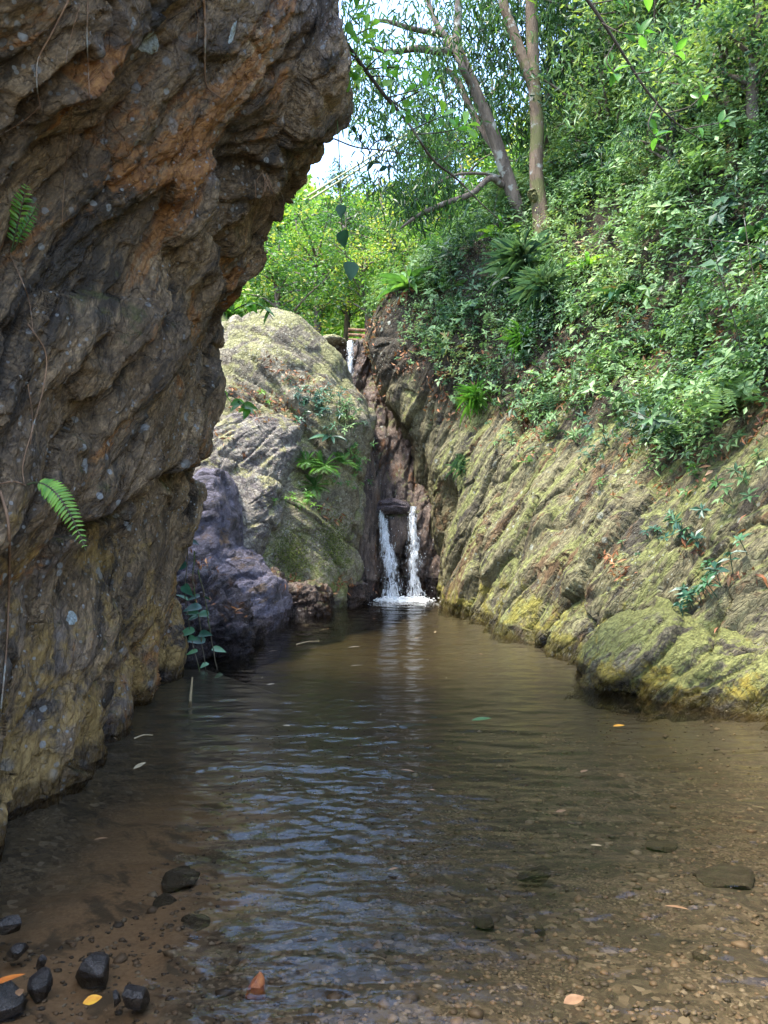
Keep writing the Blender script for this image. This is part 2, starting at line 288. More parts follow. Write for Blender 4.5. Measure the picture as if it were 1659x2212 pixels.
# ---- the near overhanging rock
ZS = [-1.2,0,1.1,1.7,1.9,2.56,3.07,3.34,3.77,4.13,4.39,5.3,7.5]
XS = [-2.14,-2.12,-1.94,-1.80,-1.72,-1.53,-1.36,-1.17,-.93,-.66,-.40,-.36,-.15]
YE = [7.1,7.0,6.9,6.8,6.7,6.6,6.5,6.3,6.0,5.8,5.6,5.5,5.4]
XN = [-1.74,-1.76,-1.75,-1.76,-1.74,-1.56,-1.42,-1.27,-1.08,-.93,-.85,-.75,-.6]
def near_rock():
    nz, nface, nback = 720, 620, 120
    z = np.linspace(-1.2, 7.4, nz); xs = smooth1(z, ZS, XS); ye = smooth1(z, ZS, YE); xn = smooth1(z, ZS, XN)
    # plan contour per height: (key points) -> dense face, coarse back
    key = lambda i: np.array([(-5.5,-2.5),(-3.6-.0*i,-1.2),(-2.75,.4),(np.minimum(xn[i]-.75,-1.55),1.5),(xn[i]-.22,2.5),(xn[i],3.6),(xn[i]*.55+xs[i]*.45+.05,4.7),(xs[i]+.02,ye[i]-.35),(xs[i]-.04,ye[i]+.12),(xs[i]-.5,ye[i]+.55),(xs[i]-1.5,ye[i]+.9),(-4.5,8.2)])
    tk = np.array([0,.05,.1,.2,.33,.52,.72,.87,.93,.965,.985,1.0]); tf = np.concatenate([np.linspace(0,.1,40,endpoint=False), np.linspace(.1,1,nface-40)])
    V = np.zeros((nface+nback, nz, 3))
    for i in range(nz):
        k = key(i); V[:nface,i,0] = smooth1(tf, tk, k[:,0]); V[:nface,i,1] = smooth1(tf, tk, k[:,1])
        b = np.linspace(0, 1, nback+2)[1:-1]; V[nface:,i,0] = np.interp(b, [0,.4,.6,1], [-4.5,-7,-7,-5.5]); V[nface:,i,1] = np.interp(b, [0,.4,.6,1], [8.2,7,-1.5,-2.5])
        V[:,i,2] = z[i]
    P = V.reshape(-1,3); F = grid_faces(nface+nback, nz, True)
    Nn = vnormals(P, F); Y, Z = P[:,1], P[:,2]
    lip = 1.42+(Y-3.9)*.2+.12*perlin(np.stack([Y*1.3, Z*0, Z*0], 1)); dz = Z-lip
    h = rock_disp(P, (.1,.50,.86), (.25,.86,-.48), .85, 1.0, 2.0)
    h -= h.mean()
    lipf = 1-.75*sstep(5.2, 6.4, Y); h += lipf*(.11*np.exp(-((dz-.22)/.28)**2) - .10*np.exp(-((dz+.28)/.25)**2))
    # lobes standing in the water, a dark hollow, the hanging knob
    lob = (Y-.55*Z-.12*fbm(P*1.3, 3))
    h += .17*(np.abs(np.sin(lob*2.35+.9))**.6-.6)*sstep(1.25, .1, Z)
    Yc = np.maximum(Y, .8); uu = CX+P[:,0]/Yc*FPX; vv = CY-(Z-CAMZ)/Yc*FPX      # long open joints in the face
    for line, wd_, dp_ in (([(185,130),(140,185),(90,235),(45,330),(0,425)],15,.13),([(560,365),(470,430),(415,490),(330,650),(205,830),(130,930)],13,.10),([(440,1005),(380,1035),(330,1065),(200,1125),(100,1152)],14,.13),([(490,320),(400,420),(320,520),(250,650),(170,760)],11,.08),
                           ([(195,1440),(165,1540),(145,1650)],12,.12),([(290,1360),(262,1480),(250,1600)],11,.10),([(250,0),(235,120),(180,170)],9,.06),([(520,500),(470,620),(400,800),(330,900)],12,.09),([(300,1090),(290,1180),(250,1300),(200,1440)],10,.07)):
        dm_ = np.full(len(P), 1e9); wob = 16*perlin(P*3.1+4)+6*perlin(P*9+2)
        for (x0,y0),(x1,y1) in zip(line[:-1], line[1:]):
            t_ = np.clip(((uu-x0)*(x1-x0)+(vv-y0)*(y1-y0))/((x1-x0)**2+(y1-y0)**2), 0, 1); dm_ = np.minimum(dm_, np.hypot(uu-x0-t_*(x1-x0)+wob, vv-y0-t_*(y1-y0)))
        ok_ = (Y > .8) & (Nn[:,0] > 0); sx = np.exp(-(dm_/wd_)**2)*ok_; h -= 1.7*dp_*sx*(.7+.5*perlin(P*2.2+8)); h += .35*dp_*np.exp(-((dm_-wd_*2.2)/(wd_*1.3))**2)*ok_*(perlin(P*1.5+3) > -.05)
    for (px, py, d, r, am) in ((455,390,4.9,.34,-.25),(400,430,4.6,.3,.16),(520,360,5.3,.3,.14),(620,500,6.0,.25,.07),(560,420,5.6,.28,-.2),(150,250,2.7,.35,-.16),(250,560,3.6,.35,-.12),(330,690,4.5,.3,.12),(500,260,5.0,.5,.1),(300,830,4.6,.5,.12)):
        c = at(px, py, d); dd = ((P-c)**2)@np.array([.6,1,1]); h += am*np.exp(-dd/(r*r))
    h *= sstep(0, .06, np.tile(np.concatenate([tf, np.zeros(nback)])[:,None], (1,nz)).ravel())
    P = P+Nn*h[:,None]
    top = P.reshape(nface+nback, nz, 3)[:,-1].mean(0); top[2] = 7.6
    # cap the top with a fan of quads (to the middle)
    n = nface+nback; ring = np.arange(n)*nz+nz-1; P = np.concatenate([P, [top]])
    cap = np.stack([ring, np.roll(ring,-1), np.full(n, len(P)-1), np.full(n, len(P)-1)], -1)
    me = mesh('overhanging_rock', P, F, M_near)
    o = link('overhanging_rock', me)
    capm = mesh('rock_top', P, np.stack([ring, np.roll(ring,-1), np.full(n, len(P)-1)], -1), M_near); c = link('rock_top', capm, o)
    return tag(o, 'huge overhanging brown rock face with rust streaks and pale lichen spots leaning over the pool', 'rock')
near = near_rock()
# ---- right bank
BY = [-2,0,3,5,6.5,8,10,12,13,14,15,16.5,20,27]
BP = [[(4.0,-.9),(4.3,0),(4.6,.6),(5.1,1.4),(5.8,2.6),(6.7,4),(7.8,6),(9.2,8.5),(11,11.5),(13.5,15)],
 [(3.6,-.9),(3.9,0),(4.2,.6),(4.7,1.4),(5.4,2.6),(6.3,4),(7.4,6),(8.8,8.5),(10.5,11.5),(13,15)],
 [(3.0,-.9),(3.3,0),(3.6,.6),(4.1,1.4),(4.8,2.6),(5.7,4),(6.8,6),(8.2,8.5),(10,11.5),(12.5,15)],
 [(2.75,-.9),(3.0,0),(3.3,.6),(3.65,1.3),(4.1,2.3),(4.8,3.6),(5.9,5.4),(7.3,7.8),(9,11),(11.5,15)],
 [(2.05,-.9),(2.2,0),(2.45,.6),(2.8,1.3),(3.35,2.2),(4.1,3.3),(5.1,5),(6.4,7.4),(8,10.5),(10.5,15)],
 [(1.35,-.9),(1.65,0),(1.95,.6),(2.35,1.3),(2.9,2.1),(3.6,3.1),(4.5,4.6),(5.8,7),(7.4,10.2),(9.8,15)],
 [(1.15,-.9),(1.4,0),(1.62,.7),(1.95,1.5),(2.4,2.4),(2.95,3.3),(3.7,4.6),(4.8,7),(6.2,10.2),(8.4,15)],
 [(1.1,-.9),(1.15,0),(1.2,.9),(1.28,1.8),(1.42,2.8),(1.8,3.8),(2.5,5),(3.6,6.7),(5.2,10),(7.6,15)],
 [(1.05,-.9),(1.05,0),(1.02,1),(.95,2),(.85,3),(.95,4.1),(1.6,5.4),(3,7),(4.8,10),(7.2,15)],
 [(.95,-.9),(.9,0),(.8,1.5),(.4,3),(-.2,4.2),(-.38,4.9),(.2,5.8),(1.6,6.6),(3.3,8),(6.3,14)],
 [(.6,-.9),(.5,0),(.4,1.5),(.1,3.2),(-.25,4.4),(-.33,5.1),(.3,5.9),(1.8,6.8),(3.3,8.2),(6.3,14)],
 [(.8,-.9),(.8,0),(.8,2),(.6,4),(.3,4.8),(.2,5.2),(.7,5.9),(2,6.9),(3.5,8.5),(6.6,14.5)],
 [(1,-.9),(1,0),(1,2),(.9,4),(.8,5),(.9,5.3),(1.4,6),(2.6,7.2),(4.3,9.5),(7.3,15)],
 [(1.4,-.9),(1.4,0),(1.4,2),(1.4,4),(1.3,5.6),(1.6,6.2),(2.2,7),(3.4,8.5),(5.2,11),(8.5,16.5)]]
BP = np.array(BP, float)
def bank_base(y, s):
    """y (n,), s (n,) in 0..9 -> x,z"""
    j = np.clip(np.searchsorted(BY, y)-1, 0, len(BY)-2); t = (y-np.array(BY)[j])/(np.array(BY)[j+1]-np.array(BY)[j]); t = np.clip(t, 0, 1); t = t*t*(3-2*t)*.5+t*.5
    i = np.clip(np.floor(s).astype(int), 0, 8); f = s-i
    def cr(c):
        a = BP[j,:,c]*(1-t)[:,None]+BP[j+1,:,c]*t[:,None]; r = np.arange(len(y)); p1 = a[r,i]; p2 = a[r,i+1]; p0 = a[r,np.maximum(i-1,0)]; p3 = a[r,np.minimum(i+2,9)]
        m1 = (p2-p0)*.5; m2 = (p3-p1)*.5; g = f
        return (2*g**3-3*g**2+1)*p1+(g**3-2*g**2+g)*m1+(-2*g**3+3*g**2)*p2+(g**3-g**2)*m2
    return cr(0), cr(1)
ny, ns = 900, 560
yv = np.interp(np.linspace(0,1,ny), [0,.06,.14,.88,1], [-2,3,5,15.5,27]); sv = np.interp(np.linspace(0,1,ns), [0,.06,.68,1], [0,.5,6,9])
Yg, Sg = np.meshgrid(yv, sv, indexing='ij'); xb, zb = bank_base(Yg.ravel(), Sg.ravel())
PB = np.stack([xb, Yg.ravel(), zb], 1); FB = grid_faces(ny, ns)[:, ::-1]; NB = vnormals(PB, FB)
if NB[len(NB)//2, 0] > 0: NB = -NB
VEGZ = lambda y: lerp1(y, [0,5,6.5,7,8,9,10,11,12,13,14,15,20], [2.0,2.1,2.25,2.35,2.5,2.65,2.85,3.0,3.1,3.5,4.4,4.9,5.2])
hb = rock_disp(PB, (.30,-.42,.86), (-.25,.9,.45), .85, .78, 5.0)
hb *= (1-.55*sstep(.2, 1.6, PB[:,2]-VEGZ(PB[:,1])))
hb += .10*fbm(PB*.5+40, 3)
hb += .10*(np.abs(np.sin((PB[:,1]+.5*PB[:,2]+.25*fbm(PB*.9, 3))*2.6))-.6)*sstep(3.2, .3, PB[:,2])
for (px, py, d, r, am) in ((975,1085,12.3,.28,-.4),(1000,1030,12.2,.35,.18),(940,1000,13.0,.3,.15),(1100,990,11.0,.45,.15),(1185,1130,9.3,.4,.12),(1240,1140,8.6,.25,-.12),(900,850,13.7,.5,.12)):
    hb += am*np.exp(-((PB-at(px,py,d))**2).sum(1)/(r*r))
PB = PB+NB*hb[:,None]; NB = vnormals(PB, FB)
if NB[len(NB)//2, 0] > 0: NB = -NB
bank = link('hillside', mesh('hillside', PB, FB, M_bank, True, {'soil': sstep(-.25, .35, PB[:,2]-VEGZ(PB[:,1])+.5*fbm(PB*1.1+60, 3))})); tag(bank, kind='structure')
GB = PB.reshape(ny, ns, 3); GN = NB.reshape(ny, ns, 3)
def bank_at(y, z):
    """nearest surface point and normal of the bank for a given y and height z (search up the slope)"""
    i = int(np.argmin(np.abs(yv-y))); k = int(np.argmin(np.abs(GB[i,:,2]-z))); return GB[i,k], GN[i,k]
# ---- rocks traced by outline, with their own depth, size and thickness
def outline_rock(name, mat, pts, d, front, back, e=.75, lean=0, skew=0, amp=.5, freq=1.3, sdir=(1,0,.6), snrm=(-.5,.2,1), seed=1., nphi=260, nth=130, facet=.0, parent=None):
    pts = np.array([at(x, y, d) for x, y in pts]); q = pts[:,[0,2]]
    A2 = q; B2 = np.roll(q, -1, 0); cr = A2[:,0]*B2[:,1]-B2[:,0]*A2[:,1]; c = ((A2+B2)*cr[:,None]).sum(0)/(3*cr.sum())
    phi = np.linspace(0, 2*math.pi, nphi, endpoint=False); Rr = np.zeros(nphi)
    for A_, B_ in zip(A2-c, B2-c):
        den = np.cos(phi)*(B_-A_)[1]-np.sin(phi)*(B_-A_)[0]; den = np.where(np.abs(den) < 1e-9, 1e-9, den)
        t = (A_[0]*(B_-A_)[1]-A_[1]*(B_-A_)[0])/den; s_ = (A_[0]*np.sin(phi)-A_[1]*np.cos(phi))/den
        Rr = np.where((t > 0) & (s_ >= -1e-6) & (s_ <= 1+1e-6), np.maximum(Rr, t), Rr)
    k = np.array([.06,.24,.4,.24,.06]); Rr = sum(kk*np.roll(Rr, j-2) for j, kk in enumerate(k))
    th = np.linspace(-math.pi/2, math.pi/2, nth); cth = np.abs(np.cos(th))**e; sth = np.sign(np.sin(th))*np.abs(np.sin(th))**e
    X = c[0]+Rr[:,None]*np.cos(phi)[:,None]*cth[None]; Z = c[1]+Rr[:,None]*np.sin(phi)[:,None]*cth[None]
    Y = d-np.where(sth > 0, sth*front, sth*back)[None]+0*X; Y = Y+lean*(Z-c[1])+skew*(X-c[0])
    P = np.stack([X, Y, Z], -1).reshape(-1,3); F = grid_faces(nphi, nth, True); N = vnormals(P, F)
    P0 = P.mean(0)
    if ((P-P0)*N).sum() < 0: N = -N; F = F[:, ::-1]
    N[0::nth] = N[1::nth]; 
    h = rock_disp(P, sdir, snrm, amp, freq, seed)
    if facet:
        f1, f2, cid = worley(P*freq*1.6+seed); h += facet*(cid-.5)-facet*.7*sstep(.12,0,f2-f1)
    edge = np.tile(sstep(0,.25,np.cos(th)), nphi); P = P+N*(h*edge+0*h)[:,None]
    o = link(name, mesh(name, P, F, mat), parent); return o
boulder = outline_rock('boulder', M_boulder, [(420,1420),(395,1000),(440,780),(500,692),(570,660),(640,670),(690,714),(735,762),(752,815),(785,848),(806,895),(800,935),(782,1000),(775,1100),(770,1200),(775,1400)], 12.7, 1.5, 1.7, .62, .22, .25, .6, .8, (1,.2,-.75), (.6,.3,.8), 3., 420, 260)
tag(boulder, 'largest pale yellowish boulder with a rounded lichen covered top left of the waterfall', 'boulder')
pillar = outline_rock('rock_pillar', M_chute, [(768,1380),(770,1150),(780,1000),(796,940),(808,1000),(812,1100),(815,1240),(812,1380)], 13.0, .35, 1.2, .7, 0, 0, .35, 2., (0,0,1), (1,0,.1), 6.)
tag(pillar, 'narrow dark upright rock rib between the pale boulder and the waterfall', 'rock')
slab = outline_rock('rock_slab', M_grey, [(430,1400),(415,1050),(440,930),(490,885),(570,880),(652,900),(640,985),(612,1080),(585,1160),(555,1230),(530,1280),(520,1400)], 11.2, .55, 1.5, .5, .30, .30, .5, 1.2, (1,0,.8), (-.7,.3,.8), 8., 360, 200)
tag(slab, 'grey flat faced rock slab leaning against the pale boulder beside the fern crevice', 'rock')
purple = outline_rock('purple_rock', M_purple, [(330,1500),(380,1050),(425,1005),(465,1010),(482,1060),(490,1130),(498,1185),(545,1215),(590,1265),(608,1330),(600,1420),(560,1500)], 9.5, .55, 1.2, .6, .25, .35, .34, 1.3, (1,0,.35), (-.3,.2,1), 4., 320, 180)
tag(purple, 'smooth purple grey rock below the grey slab at the pool edge', 'rock')
wetr = outline_rock('wet_rock', M_wet, [(330,1530),(360,1380),(385,1270),(425,1235),(475,1260),(520,1315),(545,1370),(550,1420),(530,1500)], 8.0, .55, .9, .7, .2, .5, .5, 2.2, (1,0,.5), (-.3,.2,1), 11., 260, 140, .1)
tag(wetr, 'glistening dark wet rock with hanging creepers beside the overhanging rock', 'rock')
LEDGE = [('ledge_rock', [(598,1380),(600,1285),(625,1258),(680,1262),(708,1285),(712,1380)], 10.9, .35, 1.0, 'brown ledge rock topped by dry leaf litter, standing left of the waterfall pool edge', 12.),
         ('ledge_rock', [(695,1370),(700,1280),(725,1250),(770,1248),(795,1270),(800,1360)], 12.1, .35, .9, 'brown ledge rock next to the dark rib, with orange leaves on top', 14.),
         ('ledge_rock', [(565,1330),(566,1245),(585,1224),(608,1240),(616,1262),(612,1330)], 10.5, .3, .6, 'small squarish rock at the foot of the green mossy crevice', 16.),
         ('ledge_rock', [(590,1370),(594,1330),(608,1318),(622,1330),(626,1370)], 10.2, .2, .4, 'smallest purple rock at the waterline under the brown ledge', 18.)]
for nme, pts, d, f, b, lab, sd_ in LEDGE:
    tag(outline_rock(nme, M_purple if 'purple' in lab else M_chute, pts, d, f, b, .7, .1, .2, .3, 2.6, (1,0,.3), (0,.2,1), sd_, 160, 90, .06), lab, 'rock', 'small rocks along the pool edge')
fboul = outline_rock('waterside_boulder', M_mossb, [(1300,1690),(1312,1570),(1338,1480),(1385,1405),(1435,1362),(1500,1345),(1590,1360),(1690,1350),(1800,1370),(1860,1480),(1860,1690),(1600,1700)], 5.95, .55, .9, .62, .12, -.66, .55, 1.5, (.55,-.3,.75), (-.6,.3,.6), 21., 320, 180)
tag(fboul, 'rounded mossy boulder with yellow algae at its foot, nearest on the right bank', 'boulder')
# ---- the cliff the stream falls over
CT = np.array([(13.1,-.9),(13.15,0),(13.2,.7),(13.25,1.5),(13.6,1.7),(13.9,2.2),(14.3,3.0),(14.9,3.9),(15.25,4.3),(15.35,5.0),(15.9,5.12),(17,5.15),(21,5.3)])
nx_, nt_ = 300, 420
xg = np.linspace(-3.2, 1.6, nx_); tg = np.interp(np.linspace(0,1,nt_), [0,.85,1], [0,10,12]); 
Xg, Tg = np.meshgrid(xg, tg, indexing='ij'); yy = np.interp(Tg.ravel(), np.arange(13), CT[:,0]); zz = np.interp(Tg.ravel(), np.arange(13), CT[:,1])
PC = np.stack([Xg.ravel(), yy+.35*np.exp(-((Xg.ravel()-.33)/.22)**2)*sstep(1.5,1.0,zz)*sstep(0,.5,zz), zz], 1); FC = grid_faces(nx_, nt_); NC = vnormals(PC, FC)
if NC[:,1].mean() > 0: NC = -NC; FC = FC[:, ::-1]
hC = rock_disp(PC, (.2,0,1), (1,.2,.2), .7, 1.6, 9.)
PC = PC+NC*hC[:,None]; cliff = link('waterfall_cliff', mesh('waterfall_cliff', PC, FC, M_chute)); tag(cliff, 'dark wet cliff in the cleft that the twin waterfall runs down', 'cliff')
cap = outline_rock('capstone', M_wet, [(803,1106),(815,1088),(845,1079),(880,1086),(893,1096),(868,1108),(835,1108)], 12.95, .2, .5, .7, 0, 0, .25, 3.2, (1,0,0), (0,.2,1), 23., 120, 70)
tag(cap, 'wet flat stone wedged across the top between the two falls', 'stone')
plug = outline_rock('wedged_rock', M_chute, [(832,1190),(838,1115),(860,1108),(885,1112),(882,1160),(862,1195)], 12.98, .14, .4, .8, 0, 0, .12, 3.5, (0,0,1), (1,.2,0), 25., 120, 70)
tag(plug, 'rust brown rock hanging under the flat stone between the two falls', 'rock')
flat = outline_rock('flat_stone', M_boulder, [(690,742),(700,728),(722,725),(745,733),(750,740),(720,745)], 15.2, .35, .5, .8, 0, 0, .1, 4., (1,0,0), (0,.2,1), 27., 100, 60)
tag(flat, 'pale flat stone at the lip of the small upper fall', 'stone')
# ================================================================== ground, pool bed, water
t = NT('pool_bed')
big = t.noise(1.1, 5, .6, .4); peb = t.n('ShaderNodeTexVoronoi'); t.put(peb.inputs['Vector'], t.mapping((1,1,1),(0,0,.4))); peb.inputs['Scale'].default_value = 34
pc = t.ramp(t.sep(peb.outputs['Color'], 0), [(0,(.02,.017,.012)),(.35,(.042,.035,.025)),(.7,(.07,.058,.04)),(.9,(.105,.088,.062)),(1,(.16,.138,.105))])
peb2 = t.n('ShaderNodeTexVoronoi'); peb2.inputs['Scale'].default_value = 95; t.put(peb2.inputs['Vector'], t.co)
pc2 = t.ramp(t.sep(peb2.outputs['Color'], 1), [(0,(.024,.02,.014)),(.5,(.06,.049,.033)),(.85,(.095,.079,.055)),(1,(.16,.138,.105))])
col = t.mix(t.rng(t.noise(2.2,5,.6), .4, .6), pc, pc2)
sand = t.ramp(t.noise(60, 6, .7), [(.3,(.125,.082,.046)),(.7,(.22,.15,.088))])
px_ = t.sep(t.co, 0); sandm = t.rng(t.math('ADD', px_, t.math('MULTIPLY', t.math('SUBTRACT', big, .5), 2.2)), -.45, -.95)
sandm = t.math('MULTIPLY', sandm, t.rng(t.math('ADD', px_, t.math('MULTIPLY', t.noise(1.7,4), .9)), -1.15, -.75))
col = t.mix(sandm, col, sand)
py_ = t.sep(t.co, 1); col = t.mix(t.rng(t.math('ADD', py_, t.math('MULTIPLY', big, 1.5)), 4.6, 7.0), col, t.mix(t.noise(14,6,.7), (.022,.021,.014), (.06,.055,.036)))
dk = t.rng(t.noise(2.6, 7, .65, .5, t.mapping((1,1.5,1),(0,0,.5),(3,8,2))), .52, .62); col = t.mix(t.math('MULTIPLY', dk, .75), col, (.035,.032,.024))
hb_ = t.math('ADD', peb.outputs['Distance'], t.math('MULTIPLY', peb2.outputs['Distance'], .5))
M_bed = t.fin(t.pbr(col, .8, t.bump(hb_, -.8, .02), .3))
xs_ = np.linspace(-5, 6, 330); ys_ = np.linspace(-3, 14.5, 420); X_, Y_ = np.meshgrid(xs_, ys_, indexing='ij'); x_, y_ = X_.ravel(), Y_.ravel()
dep = lerp1(y_, [-3,1.5,2.1,2.8,4,6,9,14], [.05,-.01,-.05,-.10,-.19,-.30,-.40,-.46])
dep = dep+.05*fbm(np.stack([x_*1.1,y_*1.1,0*x_],1), 4)+.012*fbm(np.stack([x_*6,y_*6,0*x_],1), 3)-.03*sstep(-.2,.8,x_)*sstep(2,3,y_)
shore = smooth1(y_, np.array(BY[:12],float), BP[:12,1,0])-x_; dep = np.maximum(dep, -.05-.30*np.maximum(shore,0)+.03*fbm(np.stack([x_*3,y_*3,0*x_],1), 3)); dep = np.where((y_ < 7.3) & (y_ > 2.6), np.maximum(dep, -.05-.34*np.maximum(x_+1.75,0)), dep)
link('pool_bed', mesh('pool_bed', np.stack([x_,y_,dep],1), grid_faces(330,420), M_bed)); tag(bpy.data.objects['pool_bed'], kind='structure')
t = NT('forest_floor'); M_soil = t.fin(t.pbr(t.ramp(t.noise(1.5, 9, .7), [(.3,(.03,.028,.012)),(.5,(.07,.06,.03)),(.7,(.07,.085,.025))]), .95, t.bump(t.noise(6,8,.7), .8, .1)))
gx = np.linspace(-1, 1, 41); gx = np.sign(gx)*np.abs(gx)**2.2*800; GX, GY = np.meshgrid(gx, gx, indexing='ij')
g = link('ground', mesh('ground', np.stack([GX.ravel(), GY.ravel(), np.full(GX.size, -1.25)], 1), grid_faces(41,41), M_soil)); tag(g, kind='structure')
# hill up the valley
def hill_z(x, y):
    base = 5.1+.03*(y-16)
    up = np.clip(y-21-.15*np.abs(x+2), 0, 41); up2 = .62*up-.0075*np.clip(up,0,41)**2
    side = np.maximum(-(x+2.6)-.02*(y-16), 0)*1.15; side = np.minimum(side, 9+.1*side); rs = np.maximum(x-2.2-.1*(y-16), 0)*1.5
    return base+up2*1.25+side*sstep(15,18,y)+np.minimum(rs, 13)
hx = np.linspace(-60, 60, 240); hy = np.linspace(15.6, 110, 240); HX, HY = np.meshgrid(hx, hy, indexing='ij'); hxx, hyy = HX.ravel(), HY.ravel()
hz = hill_z(hxx, hyy); hz = hz+.9*fbm(np.stack([hxx*.18,hyy*.18,0*hxx],1), 4)*sstep(18,26,hyy)+.12*fbm(np.stack([hxx,hyy,0*hxx],1), 3); 
t = NT('hill_soil'); M_hill = t.fin(t.pbr(t.ramp(t.noise(.8, 9, .7), [(.3,(.03,.04,.012)),(.5,(.07,.09,.025)),(.7,(.13,.15,.04))]), .95, t.bump(t.noise(3,8,.7), .8, .3)))
hill = link('hill', mesh('hill', np.stack([hxx,hyy,hz],1), grid_faces(240,240)[:, ::-1], M_hill)); tag(hill, kind='structure')
# water
t = NT('pool_water')
fr = t.n('ShaderNodeFresnel'); fr.inputs['IOR'].default_value = 1.33
nb = t.bump(t.noise(9, 3, .5, 0, t.mapping((.75,1.9,1))), .25, .012); nb = t.bump(t.noise(26, 4, .6, .3, t.mapping((.7,1.6,1))), .35, .006, nb)
t.put(fr.inputs['Normal'], nb)
tr = t.n('ShaderNodeBsdfTransparent'); tr.inputs[0].default_value = (.92,.86,.76,1)
gl = t.n('ShaderNodeBsdfGlossy'); gl.inputs['Roughness'].default_value = .02; t.put(gl.inputs['Normal'], nb); gl.inputs['Color'].default_value = (1,1,1,1)
mx = t.n('ShaderNodeMixShader'); t.put(mx.inputs[0], fr.outputs[0]); t.put(mx.inputs[1], tr.outputs[0]); t.put(mx.inputs[2], gl.outputs[0])
M_water = t.fin(mx.outputs[0])
wx = np.linspace(-3.2, 4.4, 420); wy = np.interp(np.linspace(0,1,900), [0,.1,.6,1], [-2,1.6,6,13.6]); WX, WY = np.meshgrid(wx, wy, indexing='ij'); wxx, wyy = WX.ravel(), WY.ravel(); o0 = 0*wxx
rad = np.sqrt((wxx-.3)**2+(wyy-12.8)**2); ww = fbm(np.stack([wxx*.6,wyy*.6,o0],1), 3)
wz = .0065*np.sin((rad+.25*ww)*2*math.pi/.34)*np.exp(-rad/9)*(.5+ww) + .006*fbm(np.stack([wxx*1.5,wyy*5.0,o0],1), 3) + .006*fbm(np.stack([wxx*4+.5*ww,wyy*9,o0+5],1), 3)
wz += .0075*fbm(np.stack([wxx*8+.6*ww,wyy*15+.4*ww,o0+8],1), 4, .6)*sstep(5.5,2.2,wyy)*(.35+1.3*sstep(-.3,.35,ww))
wz += .012*fbm(np.stack([wxx*7,wyy*9,o0+2],1), 3)*np.exp(-(rad/.9)**2)
va = t.n('ShaderNodeVolumeAbsorption'); va.inputs['Color'].default_value = (.66,.62,.47,1); va.inputs['Density'].default_value = .85; t.t.links.new(va.outputs[0], t.out.inputs['Volume'])
def close_down(V, nu, nv, zb):
    """top sheet + skirt + flat bottom = a closed body"""
    F = [grid_faces(nu, nv)]; idx = np.arange(nu*nv).reshape(nu, nv); ring = np.concatenate([idx[:-1,0], idx[-1,:-1], idx[:0:-1,-1], idx[0,:0:-1]]); m = len(ring)
    B_ = V[ring].copy(); B_[:,2] = zb; k = len(V)+np.arange(m); V2 = np.concatenate([V, B_, [[V[:,0].mean(), V[:,1].mean(), zb]]]); c = len(V2)-1
    F.append(np.stack([ring, k, np.roll(k,-1), np.roll(ring,-1)], 1)); return V2, np.concatenate(F), np.stack([np.roll(k,-1), k, np.full(m, c)], 1)
Vw, Fq, Ft = close_down(np.stack([wxx,wyy,wz],1), 420, 900, -1.22)
me = bpy.data.meshes.new('water'); 
Ft4 = np.concatenate([Ft, Ft[:, 2:3]], 1)
me.vertices.add(len(Vw)); me.vertices.foreach_set('co', Vw.astype(np.float32).ravel()); me.loops.add(Fq.size+Ft.size)
me.loops.foreach_set('vertex_index', np.concatenate([Fq.ravel(), Ft.ravel()]).astype(np.int32)); me.polygons.add(len(Fq)+len(Ft))
me.polygons.foreach_set('loop_start', np.concatenate([np.arange(0,Fq.size,4), Fq.size+np.arange(0,Ft.size,3)]).astype(np.int32)); sm = np.zeros(len(Fq)+len(Ft), bool); sm[:419*899] = True
me.polygons.foreach_set('use_smooth', sm); me.update(calc_edges=True); me.materials.append(M_water)
water = link('water', me); tag(water, kind='structure')
# ================================================================== foliage
def leaf_mat(name, stops, rough=.42, transl=.35, vein=.12, spec=.5):
    t = NT(name); tint = t.attr('tint'); col = t.ramp(tint, stops)
    col = t.mix(1, col, t.ramp(t.noise(9, 4, .6), [(.3,(1-vein*3,)*3),(.7,(1+vein*2,)*3)]), 'MULTIPLY')
    p = t.pbr(col, rough, None, spec)
    tl = t.n('ShaderNodeBsdfTranslucent'); t.put(tl.inputs[0], t.mix(1, col, (1.25,1.35,.6), 'MULTIPLY'))
    mx = t.n('ShaderNodeMixShader'); mx.inputs[0].default_value = transl; t.put(mx.inputs[1], p); t.put(mx.inputs[2], tl.outputs[0])
    return t.fin(mx.outputs[0])
GREEN = [(0,(.020,.048,.026)),(.2,(.038,.095,.05)),(.4,(.09,.18,.065)),(.6,(.17,.285,.11)),(.75,(.26,.38,.17)),(.88,(.31,.39,.11)),(.95,(.20,.11,.05)),(1,(.30,.19,.09))]
M_under = leaf_mat('undergrowth_leaf', GREEN, .5, .3, spec=.35)
M_under2 = leaf_mat('slope_tree_leaf', GREEN[:6], .5, .35, spec=.35)
M_tree = leaf_mat('tree_leaf', [(0,(.018,.045,.02)),(.35,(.045,.105,.035)),(.65,(.09,.19,.05)),(.9,(.20,.30,.07)),(1,(.30,.30,.08))], .38, .4)
M_bush = leaf_mat('bush_leaf', [(0,(.02,.055,.018)),(.35,(.06,.15,.035)),(.65,(.13,.27,.05)),(.9,(.28,.40,.08)),(1,(.42,.40,.08))], .4, .45)
M_bright = leaf_mat('bright_leaf', [(0,(.06,.16,.03)),(.5,(.13,.32,.06)),(1,(.30,.50,.08))], .35, .5)
M_dark = leaf_mat('glossy_leaf', [(0,(.012,.045,.03)),(.5,(.03,.10,.055)),(1,(.09,.21,.08))], .42, .15)
M_fern = leaf_mat('fern_leaf', [(0,(.035,.095,.03)),(.5,(.085,.20,.055)),(1,(.19,.36,.09))], .4, .4)
